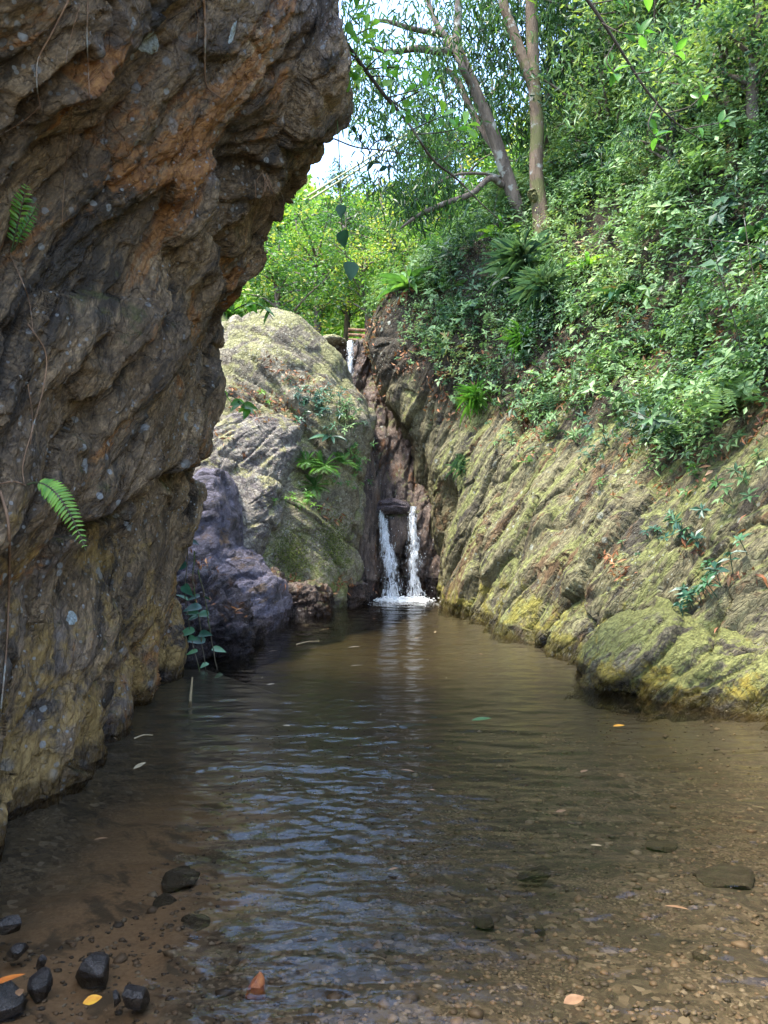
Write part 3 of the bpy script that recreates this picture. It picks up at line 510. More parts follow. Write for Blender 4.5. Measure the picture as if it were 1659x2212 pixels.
M_moss = leaf_mat('moss', [(0,(.05,.075,.02)),(.5,(.12,.15,.035)),(1,(.24,.26,.07))], .8, .2)
M_dead = leaf_mat('dead_leaf', [(0,(.07,.03,.018)),(.35,(.19,.075,.03)),(.65,(.32,.13,.05)),(.9,(.42,.23,.11)),(1,(.45,.30,.18))], .6, .2)
def bark_mat(name, c, moss=None):
    t = NT(name); mp = t.mapping((1,1,.25)); n1 = t.noise(9, 8, .7, .4, mp)
    col = t.ramp(n1, [(.3,tuple(np.array(c)*.45)),(.5,c),(.68,tuple(np.array(c)*1.7))])
    col = t.mix(t.rng(t.noise(3.5,6,.65), .56, .64), col, (.30,.30,.26))
    if moss: col = t.mix(t.rng(t.noise(2.2,6,.65,0,t.mapping((1,1,1),(0,0,0),(4,4,4))), .5, .6), col, moss)
    return t.fin(t.pbr(col, .85, t.bump(t.noise(26, 8, .7, .3, mp), .9, .03), .3))
M_bark = bark_mat('bark', (.13,.10,.078)); M_bark2 = bark_mat('mossy_bark', (.13,.09,.058), (.115,.11,.04)); M_twig = bark_mat('twig_bark', (.07,.055,.04)); M_root = bark_mat('root_bark', (.24,.14,.08)); M_vine = bark_mat('vine_bark', (.10,.08,.05), (.07,.10,.03))
L_LO = (np.array([[0,0,0],[.42,.5,.10],[1,0,-.06],[.42,-.5,.10],[.5,0,0]], float), np.array([[0,4,2,1],[0,3,2,4]]))
def _hi(st, wd, fold=.12, droop=.18):
    V = []; 
    for s, w_ in zip(st, wd): V += [[s, 0, -droop*s*s], [s, w_*.5, -droop*s*s+fold*w_], [s, -w_*.5, -droop*s*s+fold*w_]]
    F = []
    for i in range(len(st)-1):
        a, b = 3*i, 3*i+3; F += [[a, b, b+1, a+1], [a, a+2, b+2, b]]
    return np.array(V, float), np.array(F)
L_HI = _hi([0,.12,.3,.5,.7,.87,1], [.05,.5,.92,1,.8,.42,.02])
L_FLAT = _hi([0,.12,.3,.5,.7,.87,1], [.05,.5,.92,1,.8,.42,.02], .04, .03)
L_HEART = _hi([-.12,0,.15,.35,.6,.82,1], [.45,.85,1,.95,.68,.32,.01], .1, .12)
L_OBOV = _hi([0,.15,.4,.65,.85,.96,1], [.08,.2,.55,.95,.95,.6,.2], .1, .1)
L_STRAP = _hi([0,.15,.35,.55,.75,.9,1], [.5,.7,.95,1,.85,.5,.03], .14, .35)
L_GRASS = _hi([0,.25,.5,.75,1], [1,1,.85,.6,.05], .2, .55)
L_LANCE = _hi([0,.2,.45,.75,1], [.1,.8,1,.6,.02], .12, .2)
def nrm(a): return a/np.maximum(np.linalg.norm(a, axis=-1, keepdims=True), 1e-9)
class Leaves:
    def __init__(s): s.c = []
    def add(s, T, pos, d, up, ln, wd, tint):
        pos = np.atleast_2d(pos); n = len(pos); d = nrm(np.broadcast_to(d, (n,3)).astype(float)); up = np.broadcast_to(up, (n,3)).astype(float)
        side = np.cross(up, d); bad = np.linalg.norm(side, axis=1) < 1e-4; side[bad] = np.cross([1,.3,0], d[bad]); side = nrm(side); up = np.cross(d, side)
        ln = np.broadcast_to(ln, (n,)); wd = np.broadcast_to(wd, (n,)); tint = np.broadcast_to(tint, (n,))
        V0, F0 = T; k = len(V0)
        V = pos[:,None]+V0[None,:,0:1]*(d*ln[:,None])[:,None]+V0[None,:,1:2]*(side*wd[:,None])[:,None]+V0[None,:,2:3]*(up*ln[:,None])[:,None]
        F = (F0[None]+np.arange(n)[:,None,None]*k).reshape(-1,4)
        s.c.append((V.reshape(-1,3), F, np.repeat(tint, k)))
    def build(s, name, mat, parent=None, loc=None, smooth=False):
        n = 0; Fs = []
        for V, F, A in s.c: Fs.append(F+n); n += len(V)
        return link(name, mesh(name, np.concatenate([c[0] for c in s.c]), np.concatenate(Fs), mat, smooth, {'tint': np.clip(np.concatenate([c[2] for c in s.c]),0,1)}), parent, loc)
def rv(n, s=1.0): return RNG.normal(size=(n,3))*s
def frame_about(g):
    a = nrm(np.cross(g, [0.31,.2,.93])); return a, np.cross(g, a)
def whorls(L, p, g, h, k, ln, wr, tint, droop=.25, T=L_LO):
    """k leaves radiating from the tip of each stem p+g*h"""
    n = len(p); a, b = frame_about(g); ph = RNG.uniform(0, 6.28, n)
    for j in range(k):
        th = ph+j*2.399+RNG.normal(0,.2,n); r = a*np.cos(th)[:,None]+b*np.sin(th)[:,None]
        lift = RNG.uniform(-droop, .45, n); d = nrm(r+g*lift[:,None]); hh = h*(1-.5*j/k*RNG.uniform(0,1,n)); l = ln*RNG.uniform(.65,1.15,n)
        L.add(T, p+g*hh[:,None], d, g+rv(n,.25), l, l*wr, tint+RNG.normal(0,.06,n))
def stems_alt(L, p, g, h, k, ln, wr, tint, T=L_LO):
    n = len(p); a, b = frame_about(g); bend = rv(n,.5); ph = RNG.uniform(0, 6.28, n)
    for j in range(k):
        f = (j+1)/k; q = p+g*(h*f)[:,None]+bend*(h*f*f*.5)[:,None]; th = ph+j*2.4; r = a*np.cos(th)[:,None]+b*np.sin(th)[:,None]
        d = nrm(r+g*.35+np.array([0,0,-.15])); l = ln*RNG.uniform(.6,1.1,n)*(1.1-.4*f); L.add(T, q, d, g*.5+np.array([0,0,.8])+rv(n,.3), l, l*wr, tint+RNG.normal(0,.06,n))
def fronds(L, p, d0, ln, k, wr, tint, T=L_LO, curl=.9, pw=.24):
    """pinnate fronds: k leaflet pairs along an arching midrib"""
    n = len(p); side = nrm(np.cross(d0, [0,0,1.])+1e-4); up = np.cross(side, d0)
    for j in range(k):
        f = (j+.7)/k; q = p+d0*(ln*f)[:,None]+np.array([0,0,-1.])*(ln*curl*f*f*.45)[:,None]; t_ = nrm(d0+np.array([0,0,-1.])*(curl*f*.9))
        l = ln*pw*(math.sin(math.pi*min(1,.12+.88*f**.8))**.8+.08)
        for s in (-1, 1): L.add(T, q, side*s+t_*.45+np.array([0,0,-.12]), up+rv(n,.08), l, l*wr, tint+RNG.normal(0,.03,n))
# ---- undergrowth on the bank
areas = np.linalg.norm(np.cross(GB[1:,:-1]-GB[:-1,:-1], GB[:-1,1:]-GB[:-1,:-1]), axis=-1)
cx_ = GB[:-1,:-1]; veg = cx_[...,2]-VEGZ(cx_[...,1]); pn = fbm(cx_.reshape(-1,3)*.9+3, 4).reshape(veg.shape)
inview = (np.abs(cx_[...,0]) < .62*cx_[...,1]+1.0) & (cx_[...,1] > 3) & (cx_[...,2] < 2.6+.95*cx_[...,1])
dens = sstep(-.25, .55, veg+.75*pn+.25)*(.42+.95*sstep(-.22,.25,pn))
dens *= np.where(cx_[...,1] > 13.3, sstep(-.1,.6,veg), 1)*np.where(cx_[...,1] > 12.6, np.maximum(sstep(.25,.7,cx_[...,0]-.9*np.maximum(4.6-cx_[...,2],0)), sstep(5.3,5.8,cx_[...,2])), 1)
wgt = (areas*dens*inview*np.clip((11/np.maximum(cx_[...,1],4))**1.5,.4,2.5)*(1+.5*sstep(3.5,6,cx_[...,2]))*(1+1.3*sstep(11.2,12.6,cx_[...,1]))).ravel(); wgt /= wgt.sum()
HUMP = lambda q: .55*sstep(.0,.55,perlin(q*.75+21)+.4*perlin(q*2.1+2))
def pick(n, w=None):
    k = RNG.choice(len(wgt), n, p=wgt if w is None else w); i, j = np.unravel_index(k, veg.shape)
    f = RNG.uniform(0,1,(n,2)); q = GB[i,j]*(1-f[:,:1])+GB[i+1,j]*f[:,:1]+(GB[i,j+1]-GB[i,j])*f[:,1:]; nn = GN[i,j]
    if w is None: q = q+nrm(nn*.6+np.array([0,0,.6]))*(HUMP(q)*RNG.uniform(.15,1,n)**.5)[:,None]      # bushes stand up in hummocks
    return q, nn
def grow(n_): return nrm(n_*.7+np.array([-.05,-.1,.75])+rv(len(n_),.28))
def tintf(p): return .46+.46*perlin(p*.75+7)+.30*perlin(p*2.6+3)
U = Leaves()
p, n_ = pick(19000); whorls(U, p, grow(n_), RNG.uniform(.08,.42,19000), 7, np.clip(.078*np.exp(RNG.normal(0,.38,19000)),.03,.2), .36, tintf(p)+RNG.normal(0,.1,19000))
p, n_ = pick(18000); stems_alt(U, p, grow(n_), RNG.uniform(.2,.6,18000), 9, np.clip(.062*np.exp(RNG.normal(0,.35,18000)),.025,.14), .5, tintf(p)+RNG.normal(0,.1,18000))
p, n_ = pick(6500); g = grow(n_); fronds(U, p+g*.08, nrm(g+rv(6500,.7)), np.clip(.27*np.exp(RNG.normal(0,.35,6500)),.12,.6), 9, .3, tintf(p)+RNG.normal(0,.08,6500))
p, n_ = pick(1800); whorls(U, p, grow(n_), RNG.uniform(.15,.5,1800), 5, RNG.uniform(.11,.2,1800), .55, tintf(p)+RNG.normal(0,.12,1800), .5)
p, n_ = pick(52000); U.add(L_LO, p+n_*RNG.uniform(.0,.3,(52000,1)), rv(52000)+np.array([-.2,-.2,-.2]), np.array([0,0,1.])+rv(52000,.45), RNG.uniform(.04,.11,52000), RNG.uniform(.02,.055,52000), tintf(p)+RNG.normal(0,.12,52000))
o = U.build('undergrowth', M_under); tag(o, 'dense green undergrowth of mixed leaves covering the right hillside above the rock', kind='stuff')
# dead leaves and litter on the bank soil
D = Leaves(); litw = (areas*inview*sstep(-.9,.2,veg+.5*pn)*sstep(2.2,.6,veg)*sstep(.05,.3,perlin(cx_.reshape(-1,3)*1.7+90).reshape(veg.shape)+.2)).ravel(); litw /= litw.sum()
p, n_ = pick(5200, litw); D.add(L_LO, p+n_*.02, rv(5200), n_+rv(5200,.35), RNG.uniform(.05,.13,5200), RNG.uniform(.02,.045,5200), RNG.uniform(0,1,5200))
tag(D.build('leaf_litter', M_dead), 'brown dead leaves lying between plants on the right hillside', kind='stuff')
# thin grey dead stems standing and lying in the undergrowth
S = MB()
p, n_ = pick(420)
for q, m in zip(p, n_):
    g = nrm(m*.4+np.array([0,0,.7])+RNG.normal(size=3)*.5); l = RNG.uniform(.3,1.3); S.tube(spline([q, q+g*l*.5+RNG.normal(size=3)*.06, q+g*l+RNG.normal(size=3)*.2], 7), [.006,.003], 4, RNG.uniform(0,1))
tag(S.build('dead_stems', M_twig), 'thin dry stems and twigs poking through the hillside undergrowth', kind='stuff')
# ---- far hill cover
HL = Leaves(); N = 190000
yh = 17+ (RNG.uniform(0,1,N)**1.5)*65; xh = RNG.uniform(-1,1,N)*(.42*yh+3)-.02*yh; zh = hill_z(xh,yh)+.9*fbm(np.stack([xh*.18,yh*.18,0*xh],1), 4)*sstep(18,26,yh)
clump = fbm(np.stack([xh*.5,yh*.5,0*xh],1), 3); s_ = .10+.0085*yh
HL.add(L_LO, np.stack([xh,yh,zh+RNG.uniform(0,1,N)**2*(.5+1.6*np.maximum(clump,0))*np.clip(yh/25,.5,1.6)],1), rv(N), np.array([0,-.35,1.])+rv(N,.5), s_*RNG.uniform(.7,1.5,N), s_*RNG.uniform(.4,.8,N), .62+.35*clump+RNG.normal(0,.14,N)+.12*sstep(22,34,yh))
tag(HL.build('forest', M_bush), 'bright sunlit foliage covering the far hill behind the gorge', kind='stuff')

# individual shrubs standing out of the ground cover, copied with their parts
def shrub_meshes(kind):
    L = Leaves(); B = MB(); n = (16,12,14)[kind]
    for k in range(n):
        d = nrm((RNG.normal(size=3)*np.array([.7,.7,.4])+np.array([0,0,.9]))[None])[0]; l = RNG.uniform(.45,.95); pts = spline([(0,0,-.15), d*l*.5, d*l+np.array([0,0,-.12*l])], 9); B.tube(pts, [.010,.003], 5)
        for j in range(3, 9):
            q = pts[j][None]; m_ = (4,3,5)[kind]; q = np.repeat(q, m_, 0)+rv(m_,.03); ln = (.08,.12,.06)[kind]*RNG.uniform(.6,1.2,m_)
            L.add(L_HI if kind == 1 else L_LO, q, rv(m_)*np.array([1,1,.4])+d*.4, np.array([0,0,1.])+rv(m_,.35), ln, ln*(.42,.5,.55)[kind], (.30,.22,.55)[kind]+RNG.normal(0,.12,m_))
    n_ = 0; Fs = []
    for V, F, A in L.c: Fs.append(F+n_); n_ += len(V)
    return mesh('stems', np.concatenate(B.V), np.concatenate(B.F), M_twig, True, {'tint': np.concatenate(B.A)}), mesh('foliage', np.concatenate([c[0] for c in L.c]), np.concatenate(Fs), M_under, False, {'tint': np.clip(np.concatenate([c[2] for c in L.c]),0,.85)})
SHM = [shrub_meshes(k) for k in range(3)]
p, n_ = pick(60); KL = ('small leaved dark shrub rising out of the undergrowth on the right hillside','broad leaved dark shrub rising out of the undergrowth on the right hillside','pale fine leaved shrub rising out of the undergrowth on the right hillside')
for i, (q, m) in enumerate(zip(p, n_)):
    k = i % 3; q = q-m*.1; root = empty('shrub', tuple(q)); s_ = RNG.uniform(.55,1.15); root.scale = (s_,s_,s_); root.rotation_euler = (RNG.normal()*.2, -.35+RNG.normal()*.2, RNG.uniform(0,6.28)); tag(root, KL[k], 'shrub', ('dark small leaved shrubs','broad leaved shrubs','pale fine leaved shrubs')[k]+' on the hillside')
    link('stems', SHM[k][0], root); link('foliage', SHM[k][1], root)
# ================================================================== trees
UPZ = np.array([0,0,1.])
def twig_tuft(L, c, n, spread, ln, wr, tint, droop=.9, T=L_LO):
    c = np.repeat(c, n, 0); m = len(c); d = nrm(rv(m)*np.array([1,1,.5])+np.array([0,0,-droop])); t_ = np.repeat(tint, n)
    l = ln*RNG.uniform(.7,1.2,m); L.add(T, c+rv(m,spread), d, rv(m,.6)+np.array([0,-.4,.6]), l, l*wr, t_+RNG.normal(0,.10,m))
def px_cloud(n, x0, x1, y0, y1, d0, d1):
    px, py, d = RNG.uniform(x0,x1,n), RNG.uniform(y0,y1,n), RNG.uniform(d0,d1,n)
    return np.stack([(px-CX)/FPX*d, d, CAMZ-(py-CY)/FPX*d], 1)
# tree kinds for up the valley: trunk with limbs, crown made of leaf clumps with gaps
def tree_meshes(kind):
    B = MB(); L = Leaves(); H, W = [(4.2,1.9),(5.5,1.7),(3.2,1.8),(6.5,1.5)][kind]
    tr = spline([(0,0,-.4),(.1,.05,H*.3),(-.08,.1,H*.6),(.05,0,H*.9)], 14); B.tube(tr, [.13,.10,.06,.02], 8)
    tips = []
    for k in range(16):
        z0 = H*RNG.uniform(.28,.85); b0 = np.array([np.interp(z0, tr[:,2], tr[:,0]), np.interp(z0, tr[:,2], tr[:,1]), z0]); an = k*2.4; l = W*RNG.uniform(.5,1.0)*(1.15-.5*z0/H)
        e = b0+np.array([math.cos(an)*l, math.sin(an)*l, l*RNG.uniform(.1,.7)]); pts = spline([b0, (b0+e)/2+UPZ*.12, e], 8); B.tube(pts, [.045,.008], 5)
        for q in range(9): tips.append(pts[RNG.integers(2,8)]+RNG.normal(size=3)*np.array([.30,.30,.22])*W*.6)
    tips = np.array(tips); ti = np.clip(.45+.28*RNG.normal(size=len(tips))+.05, 0, 1)
    if kind == 0: twig_tuft(L, tips, 26, .13, .14, .42, ti, .3)
    if kind == 1: twig_tuft(L, tips, 22, .15, .20, .2, ti*.8, 1.0)
    if kind == 2: twig_tuft(L, tips, 30, .13, .11, .5, ti+.15, .2)
    if kind == 3: twig_tuft(L, tips, 22, .16, .17, .28, ti*.9, .6)
    def build(mat):
        a = mesh('trunk', np.concatenate(B.V), np.concatenate(B.F), M_bark, True, {'tint': np.concatenate(B.A)}); n = 0; Fs = []
        for V, F, A in L.c: Fs.append(F+n); n += len(V)
        return a, mesh('crown', np.concatenate([c[0] for c in L.c]), np.concatenate(Fs), mat, False, {'tint': np.clip(np.concatenate([c[2] for c in L.c]),0,1)})
    return build((M_bush, M_tree, M_bush, M_tree)[kind])
TM = [tree_meshes(k) for k in range(4)]; SLOPE = {}
for k in range(4):
    SLOPE[k] = TM[k][1].copy(); SLOPE[k].name = 'crown'; SLOPE[k].materials[0] = M_under2
VALLEY = [ # px,py of the crown centre, depth, kind, scale, label
 (600,610,17.2,0,.8,'bushy round tree hugging the edge of the overhanging rock, above the pale boulder'),
 (690,600,19.5,2,1.0,'low pale green tree directly above the pale boulder top'),
 (640,540,23,0,1.0,'tree between the overhanging rock and the hanging heart shaped leaves, sunlit'),
 (745,560,21,1,.9,'dark feathery tree behind the lowest hanging heart shaped leaf'),
 (790,610,18.5,2,.8,'small bright tree over the notch of the upper fall'),
 (735,480,27,1,1.0,'tall grey green tree under the slanting poles'),
 (820,470,25,0,1.15,'broad grey green tree filling the gap right of the slanting poles'),
 (850,540,20,2,.9,'bright yellow green tree behind the strap leaved fern on the ridge'),
 (930,420,23,1,1.2,'dense tree behind the long bare curved limb, its left half'),
 (1000,450,20,0,1.0,'tree behind the tip of the curved limb just above the ridge'),
 (960,320,26,3,1.3,'tall drooping tree behind the leaning trunk'),
 (1060,330,22,3,1.2,'dark tree seen between the leaning trunk and the mossy trunk'),
 (1240,300,14.5,3,.8,'dark tree immediately right of the mossy trunk'),
 (1300,90,13.0,1,1.0,'tall tree at the top edge right of the mossy trunk'),
 (1400,40,11.6,0,.9,'leafy tree on the slope at the top edge, above the thin dangling branch'),
 (1510,-30,10.8,3,.85,'tree at the top edge over the steepest part of the slope'),
 (1640,30,9.2,0,.75,'bluish green tree in the upper right corner'),
 (1450,190,10.6,1,.6,'dark feathery small tree in the middle of the upper slope'),
 (1570,170,9.6,2,.7,'bushy tree below the upper right corner tree'),
 (1330,300,12.4,2,.7,'light green bushy tree on the slope below the thin dangling branch')]
for i, (px, py, d, k, s, lab) in enumerate(VALLEY):
    c = at(px, py, d); H = (4.2,5.5,3.2,6.5)[k]*s; root = empty('tree', (c[0], c[1], c[2]-H*.62)); root.scale = (s,s,s); root.rotation_euler[2] = i*1.7
    tag(root, lab, 'tree', 'trees growing up the valley and on the slope'); link('trunk', TM[k][0], root); link('crown', SLOPE[k] if px > 1200 else TM[k][1], root)
# ---- leaning tree with the big fork and the long curved limb
def P3(lst, d=None): return np.array([at(*q) if len(q) == 3 else at(q[0], q[1], d) for q in lst])
tA = empty('leaning_tree', at(1125,480,13.2)); tag(tA, 'leaning grey barked tree with a forked top and a long bare limb curving left', 'tree')
def rel(pts, root): return pts-np.array(root.location)
b = MB(); b.tube(rel(spline(P3([(1150,540,13.4),(1120,455,13.2),(1092,370,13.1),(1062,280,13.0),(1022,185,12.9),(985,100,12.8)]), 30), tA), [.15,.13,.12,.11,.10,.09], 12); b.build('trunk', M_bark, tA)
for pts, r in (([(985,105,12.8),(955,112,12.6),(900,105,12.4),(850,112,12.2),(800,105,12)], [.075,.06,.03]), ([(985,102,12.8),(955,70,12.9),(930,20,13),(915,-60,13)], [.07,.05,.03]), ([(985,102,12.8),(990,20,12.8),(985,-90,12.8)], [.08,.07,.05]),
               ([(955,75,12.9),(890,62,12.6),(830,45,12.4),(790,50,12.2)], [.05,.04,.02]), ([(965,90,12.8),(985,110,12.6),(1000,150,12.5),(1020,190,12.7)], [.07,.06,.05]),
               ([(1085,400,13.1),(1058,385,12.9),(1020,418,12.6),(960,440,12.3),(905,465,12.1),(858,498,12)], [.06,.055,.05,.045,.035,.012]),
               ([(1080,382,13.1),(1040,375,12.8),(985,378,12.6),(930,405,12.4),(890,440,12.3)], [.03,.025,.015]), ([(1075,330,13.1),(1030,260,13.4),(985,170,13.6),(960,150,13.6)], [.07,.06,.05])):
    b = MB(); b.tube(rel(spline(P3(pts), 26), tA), r, 8); b.build('branch', M_bark, tA)
LA = Leaves()
cl = np.concatenate([px_cloud(12,745,1000,-330,-30,11,14), px_cloud(10,745,960,-10,110,11,13.5), px_cloud(6,740,775,100,200,11.5,13), px_cloud(24,900,1000,60,260,11.5,13.5), px_cloud(60,930,1110,-60,240,12,14), px_cloud(26,800,960,310,420,12,13), px_cloud(10,745,900,-20,130,11,13), px_cloud(36,765,930,140,300,11.5,13), px_cloud(9,745,800,140,230,11.5,13), px_cloud(24,860,1000,400,470,12,13)])
twig_tuft(LA, rel(cl, tA), 22, .19, .17, .16, np.clip(.35+.22*RNG.normal(size=len(cl)),0,1), 1.3, L_LANCE); LA.build('crown', M_tree, tA)
# ---- mossy straight tree with a second stem joining
tB = empty('mossy_tree', at(1170,490,12.5)); tag(tB, 'straight mossy trunked tree whose second stem joins it in a V', 'tree')
b = MB(); b.tube(rel(spline(P3([(1176,560,12.5),(1168,470,12.5),(1158,370,12.5),(1160,270,12.5),(1152,150,12.5),(1148,0,12.5),(1146,-260,12.5)]), 34), tB), [.20,.14,.115,.11,.105,.10,.08], 14); b.build('trunk', M_bark2, tB)
b = MB(); b.tube(rel(spline(P3([(1162,215,12.5),(1142,160,12.5),(1112,80,12.5),(1086,0,12.5),(1060,-150,12.5)]), 24), tB), [.09,.095,.09,.08,.06], 12); b.build('branch', M_bark2, tB)
b = MB(); c0 = rel(at(1156,425,12.5)[None], tB)[0]
for k in range(7):
    dd = RNG.normal(size=3)*.035; b.tube(spline([c0+dd+np.array([-.02,0,.08]), c0+dd*1.5+np.array([-.03,-.11,0]), c0+dd+np.array([.02,0,-.09])], 8), [.03,.05,.03], 8)
b.build('knot', M_bark2, tB)
LB = Leaves(); cl = np.concatenate([px_cloud(150,1050,1420,-420,-20,12,15.5), px_cloud(70,1010,1250,-20,150,12.5,15), px_cloud(36,1060,1180,150,330,14,15.5)])
twig_tuft(LB, rel(cl, tB), 26, .18, .20, .17, np.clip(.33+.22*RNG.normal(size=len(cl)),0,1), 1.3, L_LANCE); LB.build('crown', M_tree, tB)
for pts, r, lab in (([(1190,520,14.6),(1186,400,14.5),(1178,300,14.4),(1186,200,14.4),(1188,80,14.4),(1180,-120,14.4)], [.09,.08,.07,.06,.05], 'slim reddish trunk standing close behind the mossy trunk'),
                    ([(1262,330,15),(1250,220,15),(1240,100,15),(1246,-120,15)], [.07,.06,.05], 'thin pale trunk right of the slim reddish one near the top edge')):
    tC = empty('slender_tree', P3([pts[0]])[0]); tag(tC, lab, 'tree', 'slender trunks behind the mossy tree')
    b = MB(); b.tube(rel(spline(P3(pts), 24), tC), r, 9); b.build('trunk', M_bark, tC)
    LC = Leaves(); x_, y_, d_ = pts[-1]; cl = px_cloud(60, x_-90, x_+120, -260, 60, 13.8, 15.5); twig_tuft(LC, rel(cl, tC), 24, .18, .16, .3, np.clip(.4+.2*RNG.normal(size=60),0,1), .8); LC.build('crown', M_tree, tC)
# ---- branches that hang in from above with separate bright leaves
def leafy_branch(name, lab, cat, main, r, twigs, mat, T=L_OBOV, ln=.11, wr=.5, leaves=None, n_tip=5, tint=(.3,1.), bmat=None):
    root = empty(name, at(*main[0])); tag(root, lab, cat); pts = rel(spline(P3(main), 40), root)
    b = MB(); b.tube(pts, r, 7); b.build('stem', bmat or M_twig, root); L = Leaves(); b2 = MB()
    for tw in twigs:
        q = rel(spline(P3(tw), 12), root); b2 = MB(); b2.tube(q, [.006,.003], 5); b2.build('twig', bmat or M_twig, root); e = q[-1]; ax = nrm((q[-1]-q[-3])[None])[0]
        a_, b_ = frame_about(ax)
        for k in range(n_tip):
            th = k*2.4+RNG.uniform(0,1); dr = ax*.5+a_*math.cos(th)+b_*math.sin(th)+np.array([0,0,.15]); l = ln*RNG.uniform(.75,1.2)
            L.add(T, (e-ax*.012*k)[None], dr[None], (np.array([0,-.5,.8])+RNG.normal(size=3)*.35)[None], l, l*wr, RNG.uniform(*tint))
        for k in range(3):
            j = RNG.integers(3, 11); L.add(T, q[j][None], (RNG.normal(size=3)+ax)[None], (np.array([0,-.6,.7])+RNG.normal(size=3)*.4)[None], ln*.8, ln*.8*wr, RNG.uniform(*tint))
    if L.c: L.build('leaves', mat, root, smooth=True)
    return root
leafy_branch('hanging_branch', 'thin dark branch slanting down beside the overhanging rock, bright rounded leaves on top', 'branch',
  [(725,60,5.2),(770,125,5.4),(830,205,5.6),(885,270,5.8),(935,345,6.0),(985,385,6.2),(1040,440,6.4),(1090,485,6.6)], [.018,.014,.011,.008,.004],
  [[(745,90,5.3),(755,55,5.2),(770,25,5.2)], [(745,90,5.3),(780,70,5.2),(800,60,5.2)], [(760,115,5.4),(765,130,5.3),(775,85,5.2)], [(790,150,5.4),(810,130,5.3),(830,115,5.2)], [(790,150,5.4),(850,145,5.3),(885,150,5.2)],
   [(800,165,5.5),(835,165,5.4),(860,175,5.3)], [(840,210,5.6),(880,200,5.5),(920,190,5.4)], [(840,210,5.6),(855,225,5.5),(880,240,5.4)], [(850,225,5.7),(900,200,5.5),(935,180,5.5)], [(890,280,5.8),(935,260,5.7),(960,250,5.6)], [(760,115,5.4),(748,140,5.3),(760,160,5.3)], [(900,290,5.8),(960,285,5.7),(1010,270,5.7)]], M_bright, L_OBOV, .115, .5)
leafy_branch('dangling_branch', 'thin dark branch dangling over the right slope with a few oval leaves', 'branch',
  [(1225,-60,5.6),(1290,30,5.7),(1345,115,5.8),(1400,200,5.9),(1460,265,6.0),(1520,305,6.1)], [.016,.011,.008,.003],
  [[(1300,50,5.7),(1340,70,5.6),(1390,75,5.6)], [(1330,90,5.8),(1310,130,5.7),(1330,160,5.7)], [(1370,160,5.8),(1420,150,5.7),(1460,110,5.7)], [(1420,220,5.9),(1400,270,5.8),(1420,300,5.8)], [(1440,245,6),(1490,230,5.9),(1520,200,5.9)], [(1480,280,6),(1530,270,6),(1560,265,6)], [(1270,10,5.7),(1330,0,5.6),(1400,-10,5.6)]], M_bright, L_HI, .12, .5, n_tip=3, tint=(0,.6))
leafy_branch('bare_twig', 'almost leafless twig with a few dark leaves crossing the bright gap of sky', 'twig',
  [(722,300,5.5),(770,318,5.7),(830,325,5.9),(890,335,6.1),(960,345,6.3)], [.006,.005,.002], [[(790,320,5.7),(775,300,5.7),(765,285,5.7)],[(830,325,5.9),(820,340,5.9),(808,352,5.8)],[(860,330,6),(850,345,6),(838,360,5.9)],[(800,320,5.8),(815,305,5.8),(835,300,5.8)]], M_dark, L_HI, .07, .5, n_tip=2, tint=(0,.4))
t = NT('bamboo'); M_bamboo = t.fin(t.pbr(t.ramp(t.noise(6,5,.6), [(.3,(.25,.24,.10)),(.7,(.42,.40,.22))]), .5))
M_heart = leaf_mat('heart_leaf', [(0,(.02,.07,.03)),(1,(.05,.14,.05))], .6, .3)
vine = empty('hanging_vine', at(738,270,5.3)); tag(vine, 'thin vine hanging from the overhanging rock edge with three dark heart shaped leaves', 'vine')
b = MB(); vp = rel(spline(P3([(728,250,5.35),(733,340,5.3),(737,450,5.3),(742,520,5.3),(752,575,5.3)]), 30), vine); b.tube(vp, [.004,.003], 5); b.build('stem', M_vine, vine)
for px, py, l in ((737,446,.085),(741,502,.115),(757,570,.125)):
    L = Leaves(); q = rel(at(px,py,5.28)[None], vine); L.add(L_HEART, q, [[.12+RNG.normal()*.3,-.1,-1.]], [[RNG.normal()*.5,-1,.2]], l, l*.95, RNG.uniform(.0,.3)); L.build('leaf', M_heart, vine, smooth=True)
# slanting bamboo poles up the valley
for k, (p0, p1) in enumerate([((668,432,19),(905,285,23)), ((664,424,19.1),(895,280,23.1))]):
    m = MB(); q0, q1 = at(*p0), at(*p1); cen = (q0+q1)/2; n = 15
    m.tube(np.linspace(q0,q1,n)-cen, .026, 8)
    for t_ in np.linspace(.06,.94,9): m.tube(np.array([q0+(q1-q0)*(t_-.002), q0+(q1-q0)*(t_+.002)])-cen, .031, 8)
    tag(m.build('bamboo_pole', M_bamboo, None, loc=tuple(cen)), ('lower' if k == 0 else 'upper')+' of the two long pale poles slanting across the sunlit valley trees', 'pole', 'slanting poles in the valley')
# ================================================================== falling water
t = NT('falling_water'); u_ = t.attr('tint'); 
st = t.noise(1.0, 8, .72, 1.2, t.mapping((26,26,4.5)))
al = t.rng(t.math('ADD', st, t.math('MULTIPLY', t.math('SUBTRACT', u_, .5), .62)), .445, .585, 0, .95)
lit = t.pbr((.80,.84,.86), .35, t.bump(st, .8, .03), .6)
tl = t.n('ShaderNodeBsdfTranslucent'); tl.inputs[0].default_value = (.75,.82,.88,1)
m1 = t.n('ShaderNodeMixShader'); m1.inputs[0].default_value = .45; t.put(m1.inputs[1], lit); t.put(m1.inputs[2], tl.outputs[0])
tp = t.n('ShaderNodeBsdfTransparent'); m2 = t.n('ShaderNodeMixShader'); t.put(m2.inputs[0], al); t.put(m2.inputs[1], tp.outputs[0]); t.put(m2.inputs[2], m1.outputs[0])
M_fall = t.fin(m2.outputs[0])
t = NT('foam'); M_foam = t.fin(t.pbr((.86,.87,.84), .5, t.bump(t.noise(40,5,.7), .8, .02), .5))
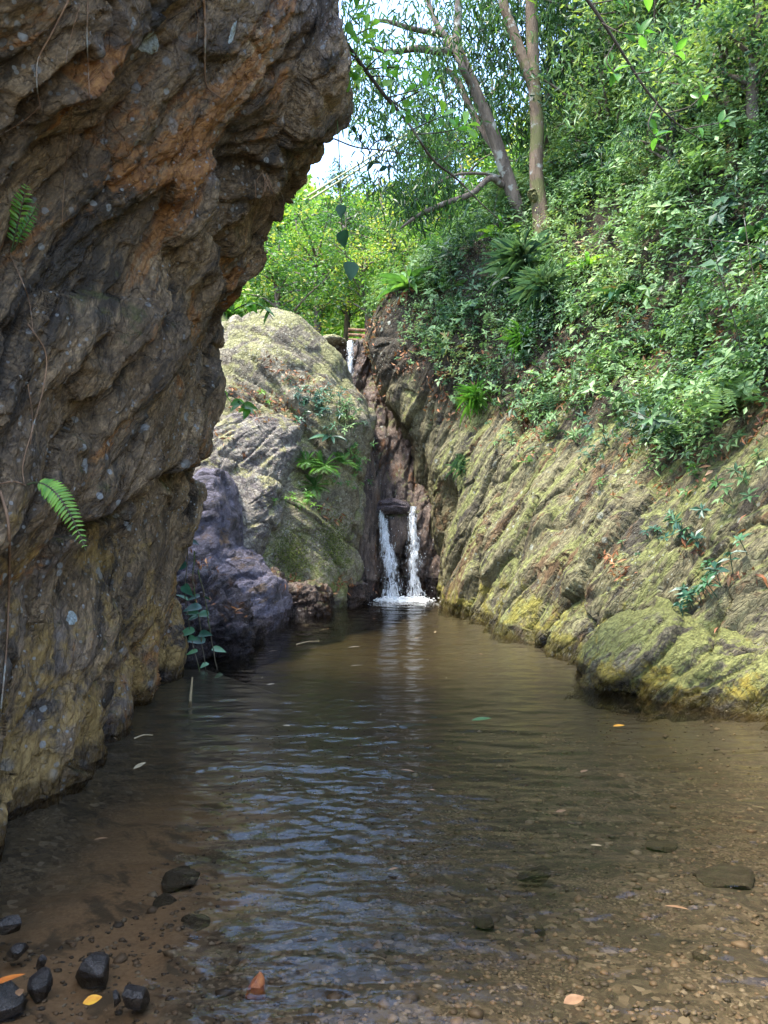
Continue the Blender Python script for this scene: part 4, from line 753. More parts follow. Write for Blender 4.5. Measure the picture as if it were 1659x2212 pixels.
def icos():
    g_ = (1+5**.5)/2; V = nrm(np.array([[-1,g_,0],[1,g_,0],[-1,-g_,0],[1,-g_,0],[0,-1,g_],[0,1,g_],[0,-1,-g_],[0,1,-g_],[g_,0,-1],[g_,0,1],[-g_,0,-1],[-g_,0,1]], float))
    return V, np.array([[0,11,5],[0,5,1],[0,1,7],[0,7,10],[0,10,11],[1,5,9],[5,11,4],[11,10,2],[10,7,6],[7,1,8],[3,9,4],[3,4,2],[3,2,6],[3,6,8],[3,8,9],[4,9,5],[2,4,11],[6,2,10],[8,6,7],[9,8,1]])
def drops(name, pts, r, mat, parent, sz=(1,1,1), kind=None):
    V0, F0 = icos(); n = len(pts); V = pts[:,None]+V0[None]*np.broadcast_to(r,(n,))[:,None,None]*np.array(sz); F = (F0[None]+12*np.arange(n)[:,None,None]).reshape(-1,3)
    o = link(name, mesh(name, V.reshape(-1,3), F, mat), parent)
    if kind: o['kind'] = kind
    return o
def fall(name, lab, axis, w0, w1, group=None, seed=0, d=12.9, nd=70):
    pts = spline(P3(axis), 90); root = empty(name, tuple(pts[0])); tag(root, lab, 'waterfall', group)
    wd = np.interp(np.linspace(0,1,90), np.linspace(0,1,len(w0)), w0)
    for L_ in range(3):
        u = np.linspace(-1,1,26); V = []
        for i in range(90):
            jag = .10*perlin(np.stack([u*2.5, np.full(26, i*.11+seed), np.full(26, L_*5.)],1)); edge = 1+.25*perlin(np.array([[i*.16+seed, L_*3.1, 1.]]))[0]
            x = u*wd[i]*edge*.5; V.append(np.stack([pts[i,0]+x+.02*jag, pts[i,1]-.05*L_-.10*(1-u*u)*wd[i]/.3+jag*.5, pts[i,2]+0*x],1))
        V = np.array(V).reshape(-1,3)-pts[0]; A = np.tile(.74-.55*np.abs(u)**1.6, 90)-np.repeat(.20*np.linspace(0,1,90)**.8, 26)+.22*fbm(np.stack([V[:,0]*9, V[:,2]*3+seed, 0*V[:,0]+L_],1), 3) - .12*L_
        o = link('water_veil', mesh('water_veil', V, grid_faces(90,26), M_fall, True, {'tint': A}), root)
    k = RNG.integers(8, 90, nd); q = pts[k]+np.stack([RNG.normal(0,.5,nd)*wd[k]*.75, -.08-np.abs(RNG.normal(0,.05,nd)), RNG.normal(0,.02,nd)],1)-pts[0]
    drops('droplets', q, RNG.uniform(.002,.005,nd), M_foam, root, (1,1,2.4), 'stuff'); return root
fall('waterfall', 'left stream of the twin waterfall, slanting and widening to the right as it drops', [(817,1097,12.92),(826,1130,12.86),(836,1180,12.78),(844,1235,12.7),(849,1290,12.66)], [.15,.27,.40,.56,.72], 'twin streams of the waterfall', 0)
fall('waterfall', 'right stream of the twin waterfall, narrow bright and almost straight down', [(892,1094,12.92),(891,1135,12.84),(893,1190,12.76),(896,1240,12.68),(894,1290,12.64)], [.18,.26,.36,.44,.60], 'twin streams of the waterfall', 7)
fall('upper_waterfall', 'small pale upper fall in the notch behind the big pale boulder', [(757,738,15.05),(757,760,14.95),(757,790,14.9),(757,835,14.85)], [.2,.2,.19,.22], None, 13, 15, 20)
fo = empty('foam', (.3,12.4,0)); tag(fo, 'white churning foam where the twin falls meet the pool', 'foam')
n = 3600; bx = np.concatenate([RNG.normal(-.13,.12,n//2), RNG.normal(.22,.11,n-n//2)]); by = -np.abs(RNG.normal(0,.10,n))+.12; q = np.stack([bx, by, .005+np.abs(RNG.normal(0,.034,n))*np.exp(-(by/.12)**2)],1); drops('foam_bubbles', q, np.clip(.0075*np.exp(RNG.normal(0,.5,n)),.003,.03), M_foam, fo, (1.3,1,.7), 'stuff')
n = 260; q = np.stack([RNG.normal(.05,.34,n), -.05-np.abs(RNG.normal(0,.32,n)), np.full(n,.003)],1); drops('spray', q, RNG.uniform(.002,.006,n), M_foam, fo, (1.8,1,.4), 'stuff')
# ================================================================== plants set on rocks
bpy.context.view_layer.update()
def hit(px, py, *objs):
    o0 = Vector((0,0,CAMZ)); d = Vector(((px-CX)/FPX, 1, -(py-CY)/FPX)).normalized(); best = None
    for o in objs or (near, boulder, slab, purple, wetr, fboul, bank, cliff, pillar):
        ok, loc, nm, _ = o.ray_cast(o0, d)
        if ok and (best is None or (loc-o0).length < best[2]): best = (np.array(loc), np.array(nm), (loc-o0).length)
    return best
def plant(px, py, lab, name, cat, fn, mat, objs=(), group=None, part='leaves', off=0.0, smooth=True):
    h_ = hit(px, py, *objs)
    if h_ is None: print('MISS', px, py); return
    q, nm, dd = h_
    if nm[1] > 0 and nm@(q-np.array([0,0,CAMZ])) > 0: nm = -nm
    root = empty(name, tuple(q+nm*off)); tag(root, lab, cat, group); fn(root, nm, mat); return root
def f_rosette(k, ln, wr, up=.55, T=L_STRAP, tint=(.2,1), dead=0):
    def f(root, nm, mat):
        L = Leaves(); g = nrm((nm*.35+UPZ)[None])[0]; a_, b_ = frame_about(g[None]); a_, b_ = a_[0], b_[0]
        for j in range(k):
            th = j*2.399; u = up*(1-j/k)*1.5+RNG.normal(0,.12); d = a_*math.cos(th)+b_*math.sin(th)+g*u; l = ln*RNG.uniform(.75,1.15)
            L.add(T, (g*.02)[None], d[None], g[None]+RNG.normal(size=(1,3))*.15, l, l*wr, RNG.uniform(*tint))
        L.build('leaves', mat, root, smooth=True)
        if dead:
            L = Leaves(); 
            for j in range(dead): th = RNG.uniform(0,6.28); L.add(T, np.zeros((1,3)), (a_*math.cos(th)+b_*math.sin(th)-g*.9)[None], nm[None], ln*.7, ln*.7*wr, RNG.uniform(.1,.8))
            L.build('dead_leaves', M_dead, root, smooth=True)
    return f
def f_grass(k, ln, wr=.03, spread=.9):
    def f(root, nm, mat):
        L = Leaves(); g = nrm((nm*.8+UPZ*.8)[None])[0]
        d = g+rv(k,.38*spread); l = ln*RNG.uniform(.6,1.2,k); L.add(L_GRASS, rv(k,.05), d, UPZ+nm*.3+rv(k,.1), l, np.maximum(l*wr,.012), RNG.uniform(.15,.8,k))
        q = rv(k,.06)+np.array([0,0,.02]); L.add(L_GRASS, q, nm*.6+rv(k,.5)-UPZ*.35, UPZ+nm*.5, l*.9, np.maximum(l*wr,.012), RNG.uniform(0,.7,k)); L.build('blades', mat, root)
    return f
def f_herb(n, h, ln, wr=.3, k=7, spread=.15, T=L_LO, tint=(.2,.8)):
    def f(root, nm, mat):
        L = Leaves(); S = MB(); up = UPZ-nm*(UPZ@nm)
        p = RNG.normal(0,spread,(n,1))*np.cross(nm,UPZ)+RNG.normal(0,spread,(n,1))*up; g = nrm(nm*.7+UPZ*.6+rv(n,.25)); hh = h*RNG.uniform(.5,1.2,n)
        for q, d, l in zip(p, g, hh): S.tube(np.array([q-d*.03, q+d*l]), .004, 4, .3)
        whorls(L, p, g, hh, k, np.full(n,ln), wr, RNG.uniform(*tint,n), .2, T); L.c += list(zip(S.V, [F-o_ for F, o_ in zip(S.F, np.cumsum([0]+[len(v) for v in S.V[:-1]]))], S.A)); L.build('foliage', mat, root)
    return f
def f_fern(n, ln, spread=1.0, tint=(.3,.8), k=14):
    def f(root, nm, mat):
        g = nrm((nm*.7+UPZ*.6)[None])[0]; a_, b_ = frame_about(g[None]); a_, b_ = a_[0], b_[0]
        for j in range(n):
            th = j*2.4+.4; d = nrm((g*.8+(a_*math.cos(th)+b_*math.sin(th))*spread)[None]); L = Leaves(); l = np.array([ln*RNG.uniform(.7,1.1)])
            fronds(L, np.zeros((1,3)), d, l, k, .28, RNG.uniform(*tint), L_LO, .8, .26); L.build('frond', mat, root)
    return f
plant(885,628,'bird nest fern with upright bright strap leaves on the ridge crest beside the valley gap','strap_fern','fern',f_rosette(26,.6,.15,.75,dead=5),M_fern,(bank,),off=.05)
plant(1085,520,'strap leaved fern on the slope just under the two main tree trunks','strap_fern','fern',f_rosette(14,.5,.17,.7,dead=4),M_bright,(bank,),off=.05)
plant(1350,650,'large dark strap leaved fern amid the green slope above brown old leaves','strap_fern','fern',f_rosette(12,.5,.22,.6,dead=8),M_dark,(bank,),off=.06)
plant(1640,520,'dark palm like strap leaves at the right edge of the slope','strap_fern','fern',f_rosette(14,.5,.12,.3),M_dark,(bank,),off=.06)
plant(1275,585,'narrow bright strap leaved plant below the mossy trunk','strap_fern','fern',f_rosette(8,.34,.2,.7),M_bright,(bank,),off=.08)
plant(1130,590,'big drooping tuft of long grey green grass under the leaning tree','grass_tuft','grass',f_grass(260,.62,.022),M_under,(bank,),off=.05)
plant(1185,640,'second drooping grass clump hanging right below the big grey green tuft','grass_tuft','grass',f_grass(160,.5,.022),M_under,(bank,),off=.05)
plant(1030,868,'spiky grass tuft hanging over the bare rock above the waterfall side','grass_tuft','grass',f_grass(70,.34,.03),M_bright,(bank,),off=.02)
plant(1000,1010,'tiny thin grass tuft on the rock right of the waterfall cleft','grass_tuft','grass',f_grass(26,.2,.04),M_under,(bank,),off=.02)
plant(1135,745,'upright sedge with spreading blades in the middle of the left slope','grass_tuft','grass',f_grass(50,.36,.03,.7),M_bright,(bank,),off=.05)
# herbs rooted in the bare right rock
for px, py, n, h_, ln, lab, m in ((1545,1275,15,.14,.12,'largest dark glossy plant, sitting on top of the rounded mossy boulder',M_dark),(1500,1165,8,.10,.11,'bluish glossy plant in the crack above the mossy boulder',M_dark),
     (1455,1120,2,.06,.09,'single small star shaped plant alone on bare rock',M_dark),(1375,1170,2,.05,.06,'tiny light green plant in the long diagonal crack',M_under),(1430,1165,4,.06,.08,'small low plant with narrow leaves between two cracks',M_dark),
     (1560,985,9,.16,.12,'leafy plant on rock just under the edge of the undergrowth, far right',M_under),(1420,975,4,.08,.09,'little bright plant with a yellow leaf, on bare rock mid slope',M_fern),(1520,1030,6,.1,.1,'bright pair of leafy sprigs on shaded rock near the right edge',M_fern),
     (1300,1050,3,.06,.07,'small sprig on the bare rock face above the pool',M_fern),(1185,880,10,.2,.10,'pale leafy herb hanging at the tip of the undergrowth tongue',M_under),(1270,935,10,.18,.11,'clump of pale herbs beside the brown leaf gully',M_under),
     (1620,1040,8,.14,.1,'small shrub at the right edge above the mossy boulder',M_under),(960,800,9,.14,.09,'pale herb on rock above the grass tuft',M_under),(905,770,8,.12,.09,'pale rosette herb near the upper fall',M_under),(870,740,8,.12,.08,'grey green herb closest to the upper fall',M_under),(1090,945,6,.1,.08,'herb on the bare slope just right of the spiky grass tuft',M_under)):
    plant(px, py, lab, 'herb', 'plant', f_herb(n,h_,ln,.34,7,.10 if n < 5 else .16 if n < 12 else .24), m, (bank, fboul), 'herbs rooted in the bare rock', off=.01)
# plants in the crevice of the pale boulder
for px, py, n, h_, ln, lab, m in ((690,890,44,.22,.10,'bushy dark herb at the top of the fern crevice in the pale boulder',M_dark),(735,905,30,.16,.09,'small bushy herb right of the crevice top',M_under),(760,990,20,.14,.09,'light herb at the right side of the fern crevice',M_fern),(615,880,7,.08,.09,'bright green sprig on the ledge left of the crevice',M_bright),(640,1080,16,.12,.08,'bright low herb at the bottom of the fern crevice',M_bright),(750,1060,9,.1,.07,'sprig on the boulder face near the dark rib',M_fern),(760,870,6,.08,.07,'tiny herb near the rounded right shoulder of the pale boulder',M_under)):
    plant(px, py, lab, 'herb', 'plant', f_herb(n,h_,ln,.32,7,.2), m, (boulder, slab), 'herbs on the pale boulder', off=.01)
for px, py, n, l, lab in ((700,1010,15,.44,'largest fern in the crevice of the pale boulder'),(660,1000,12,.36,'fern left of the largest one in the boulder crevice'),(680,1050,11,.32,'lower fern drooping from the boulder crevice'),(735,1000,11,.32,'fern right of the largest one in the boulder crevice'),(800,790,5,.26,'small fern on rock beside the upper fall'),(985,620,6,.4,'arching fern on the ridge right of the bird nest fern'),(1600,850,7,.5,'big feathery fern in the undergrowth at the right'),(1150,1000,3,.2,'single little fern on the bare slope')):
    plant(px, py, lab, 'fern', 'fern', f_fern(n,l), M_fern, (boulder, slab, bank), 'small green ferns on the rocks', off=.03)
plant(712,950,'plant with long broad dark leaves hanging in the boulder crevice','broadleaf_plant','plant',f_rosette(7,.34,.26,.1,L_HI,(.1,.9)),M_dark,(boulder,slab),off=.05)
# moss cushions in the crevice foot
for px, py, w_, h_, lab in ((628,1195,.30,.5,'bright green moss cushion at the foot of the fern crevice, left'),(722,1170,.26,.55,'yellow green moss patch on the boulder face left of the dark rib')):
    q, nm, dd = hit(px, py, boulder, slab); n = 2600; p_ = rv(n)*np.array([w_*.5,.06,h_*.4]); L = Leaves(); keep = []
    for v in p_:
        pass
    pts_ = []
    for v in p_:
        x, z = q[0]+v[0], q[2]+v[2]; h2 = hit(CX+x/q[1]*FPX, CY-(z-CAMZ)/q[1]*FPX, boulder, slab)
        if h2: pts_.append(h2[0])
    pts_ = np.array(pts_)-q; m_ = len(pts_); L.add(L_LO, pts_-nm*.0, nm*.8+rv(m_,.7), nm+rv(m_,.5), RNG.uniform(.015,.04,m_), RNG.uniform(.008,.02,m_), RNG.uniform(.2,1,m_))
    tag(L.build('moss_cushion', M_moss, None, loc=tuple(q)), lab, 'moss')
# dry leaf litter lying on ledges
LT = Leaves()
def litter(px0, py0, px1, py1, n, sp, ln=(.05,.12), objs=None):
    for k in range(n):
        f = RNG.uniform(); h2 = hit(px0+(px1-px0)*f+RNG.normal(0,sp), py0+(py1-py0)*f+RNG.normal(0,sp*.6), *(objs or ()))
        if h2 is None or h2[0][1] < 7.2 and h2[0][0] < -1: continue
        nm = h2[1]; l = RNG.uniform(*ln); LT.add(L_LO, (h2[0]+nm*.015)[None], (RNG.normal(size=3)+np.array([.6,0,-.4]))[None], (nm+RNG.normal(size=3)*.3)[None], l, l*RNG.uniform(.15,.4), RNG.uniform())
for a_ in ((470,820,600,880,90,10),(460,850,580,910,80,8),(560,770,700,850,110,16),(640,840,790,850,60,10),(600,850,650,930,60,12),(620,1255,710,1280,130,10),(730,1255,790,1275,70,9),(690,1090,730,1130,50,12),(450,930,560,990,30,12),(1120,890,1170,950,70,10),(1310,1200,1350,1250,60,12),(1480,1190,1530,1190,30,10),(1120,960,1250,830,60,14),(1400,1090,1450,1060,20,12),(1560,1250,1640,1240,30,12),(1540,1345,1570,1350,8,8),(400,1190,470,1230,22,12),(430,1290,520,1320,16,12)): litter(*a_)
tag(LT.build('fallen_leaves', M_dead), 'orange brown fallen leaves caught on the ledges of the boulders and right rock', kind='stuff')
# creepers hanging over the wet rock
CRP = [([(408,1040),(402,1110),(405,1200),(400,1290),(415,1380),(432,1450)],'leftmost creeper of the wet rock, running down the edge of the overhanging rock'),([(420,1190),(418,1260),(430,1340),(438,1400),(446,1462)],'creeper with two pale leaves in front of the wet rock'),([(428,1230),(445,1300),(455,1370),(468,1440),(476,1455)],'rightmost creeper trailing to the water beside the wet rock'),([(398,1370),(390,1420),(382,1455),(368,1478)],'short bare creeper curling left to the water')]
for i, (pts, lab) in enumerate(CRP):
    d_ = 7.0+.08*i; root = empty('creeper', tuple(at(pts[0][0], pts[0][1], d_))); tag(root, lab, 'creeper', 'creepers hanging over the wet rock')
    q = rel(spline(P3([(x, y, d_) for x, y in pts]), 30), root); q += .012*np.stack([perlin(q*6+i), perlin(q*6+i+9), 0*q[:,0]],1); b = MB(); b.tube(q, [.007,.004], 5); b.build('stem', M_vine, root)
    L = Leaves()
    if i < 3:
        for k in range((9,8,5)[i]):
            j = RNG.integers(2,28); l = RNG.uniform(.08,.17); L.add(L_HEART, q[j][None]+RNG.normal(size=(1,3))*.02, (np.array([RNG.choice([-1,1])*.9,-.3,-.25])+RNG.normal(size=3)*.3)[None], (np.array([0,-.5,.8])+RNG.normal(size=3)*.3)[None], l, l*.62, RNG.uniform(0,1))
        L.build('leaves', M_dark, root, smooth=True)
# sprigs poking out from behind the overhanging rock
for pts, n, lab, d_ in (([(505,670),(540,655),(570,665),(590,690)],9,'leafy sprig over the top of the pale boulder at the rock edge',7.2),([(455,855),(490,850),(520,870),(540,890)],9,'sprig of round leaves sticking out in front of the pale boulder',7.0)):
    root = empty('leafy_sprig', tuple(at(*pts[0], d_))); tag(root, lab, 'sprig'); q = rel(spline(P3([(x,y,d_) for x,y in pts]), 14), root); b = MB(); b.tube(q, [.007,.003], 5); b.build('stem', M_twig, root); L = Leaves()
    for k in range(n):
        j = RNG.integers(3,14); l = RNG.uniform(.09,.16); L.add(L_HEART, q[j][None], (np.array([RNG.normal()*.8+.3,RNG.normal()*.5,-.5]))[None], (np.array([0,-.6,.7])+RNG.normal(size=3)*.3)[None], l, l*.62, RNG.uniform(0,.9))
    L.build('leaves', M_bright, root, smooth=True)
# ================================================================== on the near rock
def near_fern(lab, base, tip, droop, k, T=L_LANCE, mat=M_bright, pw=.25, tints=(.3,.8)):
    h2 = hit(*base, near); q0 = h2[0]+h2[1]*.01 if h2[1][0] > 0 else h2[0]-h2[1]*.01; d_ = q0[1]-.12; q1 = at(*tip, d_); root = empty('fern', tuple(q0)); tag(root, lab, 'fern', 'ferns growing on the overhanging rock')
    v = q1-q0; up = np.array([.4,-.6,.6]); pts = np.array([v*t_+UPZ*droop*4*t_*(1-t_) for t_ in np.linspace(0,1,30)]); b = MB(); b.tube(pts, [.004,.0015], 5); b.build('stem', M_vine, root)
    L = Leaves(); ln = np.linalg.norm(v)
    for j in range(k):
        f = .22+.77*j/(k-1); i = min(28, int(f*29)); tg = nrm((pts[i+1]-pts[i])[None])[0]; sd_ = nrm(np.cross(np.array([.35,-1,.25]), tg)[None])[0]; l = ln*pw*(1-.75*max(0,(f-.55)/.45)**1.6)*(.55+.45*min(1,(f-.2)/.2))
        for s in (-1,1): L.add(T, pts[i][None], (sd_*s+tg*.45+RNG.normal(size=3)*.06)[None], np.array([[.35,-1,.35]]), l, l*.27, RNG.uniform(*tints))
    L.build('pinnae', mat, root, smooth=True)
near_fern('bright green fern frond arching down from a root on the overhanging rock', (55,1048), (186,1190), .10, 26, pw=.13, tints=(.6,1))
near_fern('pale upright fern frond near the left edge of the overhanging rock', (20,550), (58,398), .0, 15, mat=M_bright, tints=(.5,1), pw=.2)
near_fern('tiny scalloped fern beside the pale upright frond on the rock', (30,545), (82,440), .0, 13, mat=M_bright, pw=.14, tints=(.1,.5))
def root_on_rock(pts, r, lab, name='root', mat=M_root, lift=.02):
    q = []
    for x, y in spline(np.array([(x, y, 0) for x, y in pts]), 40)[:, :2]:
        h2 = hit(x, y, near)
        if h2 is not None: q.append(h2[0])
    q = np.array(q); 
    if len(q) < 6: print('MISSROOT', pts[0]); return
    k = np.array([.25,.5,.25]); 
    dm = np.linalg.norm(q-np.array([0,0,CAMZ]), axis=1); ds = dm.copy()
    for _ in range(12): ds[1:-1] = np.minimum(ds[1:-1], .5*ds[1:-1]+.25*(ds[:-2]+ds[2:]))
    q = np.array([0,0,CAMZ])+(q-np.array([0,0,CAMZ]))*((ds-lift)/dm)[:,None]
    b = MB(); c = q.mean(0); b.tube(q-c, r, 5); tag(b.build(name, mat, None, loc=tuple(c)), lab, 'root', 'roots hanging on the overhanging rock')
for pts, r, lab in (([(440,0),(443,60),(442,150),(450,190),(487,218)],[.008,.006,.003],'thickest pale root at the top middle of the overhanging rock, hooking right at its tip'),
    ([(148,0),(110,75),(82,130),(80,190),(87,230)],[.004,.003],'curving thin root left of the tree shadow crack at the upper left'),([(87,230),(50,262),(10,286)],[.003,.002],'short thin root running down left from the end of the curving root'),
    ([(190,0),(188,80),(192,180),(197,250)],[.003,.002],'straight hair thin root near the upper left'),([(172,10),(148,100),(142,140)],[.0025,.0015],'short hair thin root next to the straight one'),
    ([(156,235),(145,330),(137,420),(134,500)],[.0025,.0015],'long faint root over the middle of the lichen patch'),([(60,700),(98,760),(95,830),(72,920),(50,1000),(52,1045)],[.004,.003,.003],'reddish root leading down to the arching bright fern'),
    ([(60,830),(70,900),(66,960)],[.0025,.002],'thin root crossing the reddish one above the bright fern'),([(0,1060),(18,1130),(20,1250),(14,1400),(2,1530)],[.007,.006,.004],'long red brown root along the left edge down to the yellow rock'),
    ([(0,1045),(30,1040),(55,1048)],[.004,.003],'short root joining the arching fern to the left edge'),([(420,0),(428,40),(425,90)],[.003,.002],'fine root just left of the thickest pale root'),([(22,550),(60,640),(72,720)],[.003,.002],'dry root trailing under the pale upright fern')):
    root_on_rock(pts, r, lab)
for k in range(10):
    x0, y0 = 575+RNG.normal()*14, 380+RNG.normal()*6; x1, y1 = x0+RNG.normal()*25-6, y0+RNG.uniform(40,100)
    root_on_rock([(x0,y0),((x0+x1)/2+RNG.normal()*8,(y0+y1)/2),(x1,y1)], [.003,.002], 'thin dry root in the tangle under the upper knob of the overhanging rock', lift=.04)
# pale lichen discs
for px, py, l, lab in ((320,88,.085,'largest pale blue grey lichen patch high on the overhanging rock'),(502,70,.07,'long grey green lichen patch near the top right of the overhanging rock'),(155,1335,.05,'pale lilac lichen patch above the yellow rock foot')):
    h2 = hit(px, py, near); q, nm = h2[0], h2[1]; nm = nm if nm[0] > 0 else -nm; a_, b_ = frame_about(nm[None]); a_, b_ = a_[0], b_[0]; pts_ = []; nr, na = 10, 40
    for i in range(nr):
        for j in range(na):
            th = j/na*2*math.pi; r_ = l*(i+.3)/nr*(1+.35*perlin(np.array([[math.cos(th)*1.6+px, math.sin(th)*1.6, 3.]]))[0]+.12*perlin(np.array([[math.cos(th)*5+px, math.sin(th)*5, 1.]]))[0])
            w_ = q+a_*r_*math.cos(th)*(.7)+b_*r_*math.sin(th); h3 = hit(CX+w_[0]/w_[1]*FPX, CY-(w_[2]-CAMZ)/w_[1]*FPX, near); z_ = h3[0] if h3 is not None and np.linalg.norm(h3[0]-w_) < .12 else w_
            pts_.append(z_+nm*(.004 if i < nr-1 else -.002)-q)
    V = np.array(pts_); F = np.array([[i*na+j, i*na+(j+1)%na, (i+1)*na+(j+1)%na, (i+1)*na+j] for i in range(nr-1) for j in range(na)])
    if 'M_lich' not in globals():
        t = NT('lichen'); M_lich = t.fin(t.pbr(t.ramp(t.noise(60,6,.7), [(.35,(.12,.125,.115)),(.5,(.26,.29,.28)),(.65,(.40,.44,.42))]), .9, t.bump(t.noise(120,5,.7), .7, .006), .2))
    tag(link('lichen_patch', mesh('lichen_patch', V, F, M_lich), None, tuple(q)), lab, 'lichen')
# ================================================================== stones and floating bits in the water
def stone(px, py, w_, h_, dep_, lab, mat=M_stone, z=None, seed=0, group='stones in the shallow water', nm_='stone', cat='stone'):
    c = on_water(px, py, z if z is not None else .02); nph, nth_ = 48, 26; ph = np.linspace(0,2*math.pi,nph,endpoint=False); th = np.linspace(-math.pi/2,math.pi/2,nth_); PH, TH = np.meshgrid(ph, th, indexing='ij')
    V = np.stack([np.cos(PH)*np.cos(TH), np.sin(PH)*np.cos(TH), np.sin(TH)],-1).reshape(-1,3); o1_, t1_, e1_ = facets(V*1.0+seed*3.3+5); r = 1+.16*fbm(V*1.4+seed*7.1, 3)+.14*o1_+.20*t1_+.05*fbm(V*5+seed,4)
    V = V*r[:,None]; rg_ = np.random.default_rng(100+seed)
    for _ in range(9):
        n__ = rg_.normal(size=3); n__ /= np.linalg.norm(n__); c__ = rg_.uniform(.42,.78); s__ = V@n__-c__; V = V-np.where(s__ > 0, s__*.93, 0)[:,None]*n__
    V = V*(1+.03*fbm(V*7+seed, 4)[:,None]); V = np.sign(V)*np.abs(V)**.9*1.15; V = V*np.array([w_/2, dep_/2, h_/2]); a_ = seed*1.3; V = np.stack([V[:,0]*math.cos(a_)-V[:,1]*math.sin(a_)*.4, V[:,0]*math.sin(a_)*.4+V[:,1]*math.cos(a_), V[:,2]],1)
    tag(link(nm_, mesh(nm_, V, grid_faces(nph, nth_, True), mat), None, tuple(c)), lab, cat, group)
for i, (px, py, w_, h_, d_, lab) in enumerate(((205,2088,.135,.11,.11,'angular dark grey stone sticking out of the water, top one of the lower left stones'),(80,2128,.155,.10,.14,'broad dark stone between the angular one and the orange leaf'),(12,2170,.10,.13,.13,'dark stone cut by the lower left corner under the orange leaf'),
      (25,2000,.10,.085,.09,'round stone at the left edge above the other stones'),(92,2078,.05,.06,.05,'pebble sized stone perched above the broad dark stone'),(38,2052,.07,.05,.06,'low wet stone between the round edge stone and the broad one'),
      (252,2158,.085,.06,.07,'left one of two touching wet stones by the yellow leaf'),(296,2152,.09,.075,.07,'right one of two touching wet stones by the yellow leaf'))):
    stone(px, py, w_, h_, d_, lab, M_stone, -.012, i)
t = NT('rusty_stone'); M_rusty = t.fin(t.pbr(t.ramp(t.noise(18,7,.7), [(.35,(.10,.03,.015)),(.5,(.26,.085,.03)),(.65,(.40,.17,.06))]), .3, t.bump(t.noise(30,6,.7), .6, .01), .5))
stone(553,2140,.085,.10,.16,'rust red stone lying in the shallows at the bottom of the picture', M_rusty, -.02, 11)
for i, (px, py, w_, h_, d_, lab) in enumerate(((390,1905,.26,.07,.2,'dark flat submerged rock left of the blue glints, the largest one'),(360,1955,.26,.07,.14,'long low submerged rock below the largest submerged one'),(430,2000,.14,.07,.10,'submerged dark stone at the left end of the blue glints'),(700,1830,.14,.09,.12,'dark stone just breaking the surface among the glints'),
      (1155,1890,.15,.07,.14,'wedge shaped dark submerged rock right of the glints'),(1165,2010,.08,.05,.08,'small dark submerged stone below the wedge shaped one'),(1050,1990,.12,.05,.1,'dark submerged stone at the right end of the glints'),(1430,1830,.22,.05,.2,'broad dark submerged rock off the mossy boulder'),(1520,2080,.16,.08,.12,'dark submerged stone near the brown drifting leaf'),(1580,1900,.26,.05,.2,'dark submerged rock at the right edge'))):
    stone(px, py, w_, h_, d_, lab, M_sunk, -.12 if py > 1880 else -.20, 20+i, 'dark rocks under the water', 'submerged_rock', 'rock')
# gravel and pebbles on the bed
V0, F0 = icos(); n = 9000; gy = 1.7+RNG.uniform(0,1,n)**1.6*4.5; gxp = RNG.uniform(-.56,.58,n)*gy+RNG.normal(0,.1,n); keep = (gxp > -.9-.25*RNG.uniform(size=n)) | (gy < 2.75) ; gy, gxp = gy[keep], gxp[keep]; n = len(gy)
ix = np.clip(np.round((gxp+5)/11*329).astype(int),0,329); iy = np.clip(np.round((gy+3)/17.5*419).astype(int),0,419); gz = dep.reshape(330,420)[ix,iy]
sc_ = RNG.uniform(.004,.012,n)*np.where(RNG.uniform(size=n) < .06, 2.2, 1)
Vp = np.stack([gxp,gy,gz],1)[:,None]+V0[None]*(1+.25*RNG.normal(size=(n,12,1)))*sc_[:,None,None]*np.array([1.2,1,.65])
t = NT('pebbles'); tn = t.attr('tint'); M_peb = t.fin(t.pbr(t.ramp(tn, [(0,(.03,.026,.022)),(.4,(.085,.065,.045)),(.7,(.14,.10,.065)),(.9,(.13,.107,.076)),(1,(.19,.165,.125))]), .6, None, .4))
g = link('gravel', mesh('gravel', Vp.reshape(-1,3), (F0[None]+12*np.arange(n)[:,None,None]).reshape(-1,3), M_peb, True, {'tint': np.repeat(RNG.uniform(0,1,n)**1.3, 12)})); tag(g, 'small mixed brown gravel and pebbles scattered over the pool bed', kind='stuff')
t = NT('yellow_leaf'); M_yel = t.fin(t.pbr(t.ramp(t.noise(25,5,.6), [(.3,(.45,.16,.02)),(.6,(.62,.33,.03)),(.8,(.40,.10,.02))]), .4, None, .5))
t = NT('tan_leaf'); M_tan = t.fin(t.pbr(t.ramp(t.noise(25,5,.6), [(.3,(.15,.075,.03)),(.6,(.26,.145,.07)),(.8,(.16,.065,.027))]), .5, None, .5))
t = NT('straw'); M_straw = t.fin(t.pbr(t.ramp(t.noise(25,5,.6), [(.3,(.2,.145,.075)),(.6,(.32,.24,.13))]), .5, None, .5))
t = NT('orange_leaf'); M_org = t.fin(t.pbr(t.ramp(t.noise(25,5,.6), [(.3,(.42,.10,.02)),(.6,(.55,.18,.03)),(.8,(.30,.05,.015))]), .4, None, .5))
def float_leaf(px, py, l, wr, ang, lab, mat, z=.012, T=L_FLAT, curl=None):
    L = Leaves(); c = on_water(px, py, z); L.add(T, np.array([[-l*.5*math.cos(ang), -l*.5*math.sin(ang), .004]]), [[math.cos(ang), math.sin(ang), .12]], [[RNG.normal()*.2, RNG.normal()*.2, 1]], l, l*wr, .5)
    tag(L.build('floating_leaf', mat, None, loc=tuple(c), smooth=True), lab, 'leaf', 'dead leaves on the water')
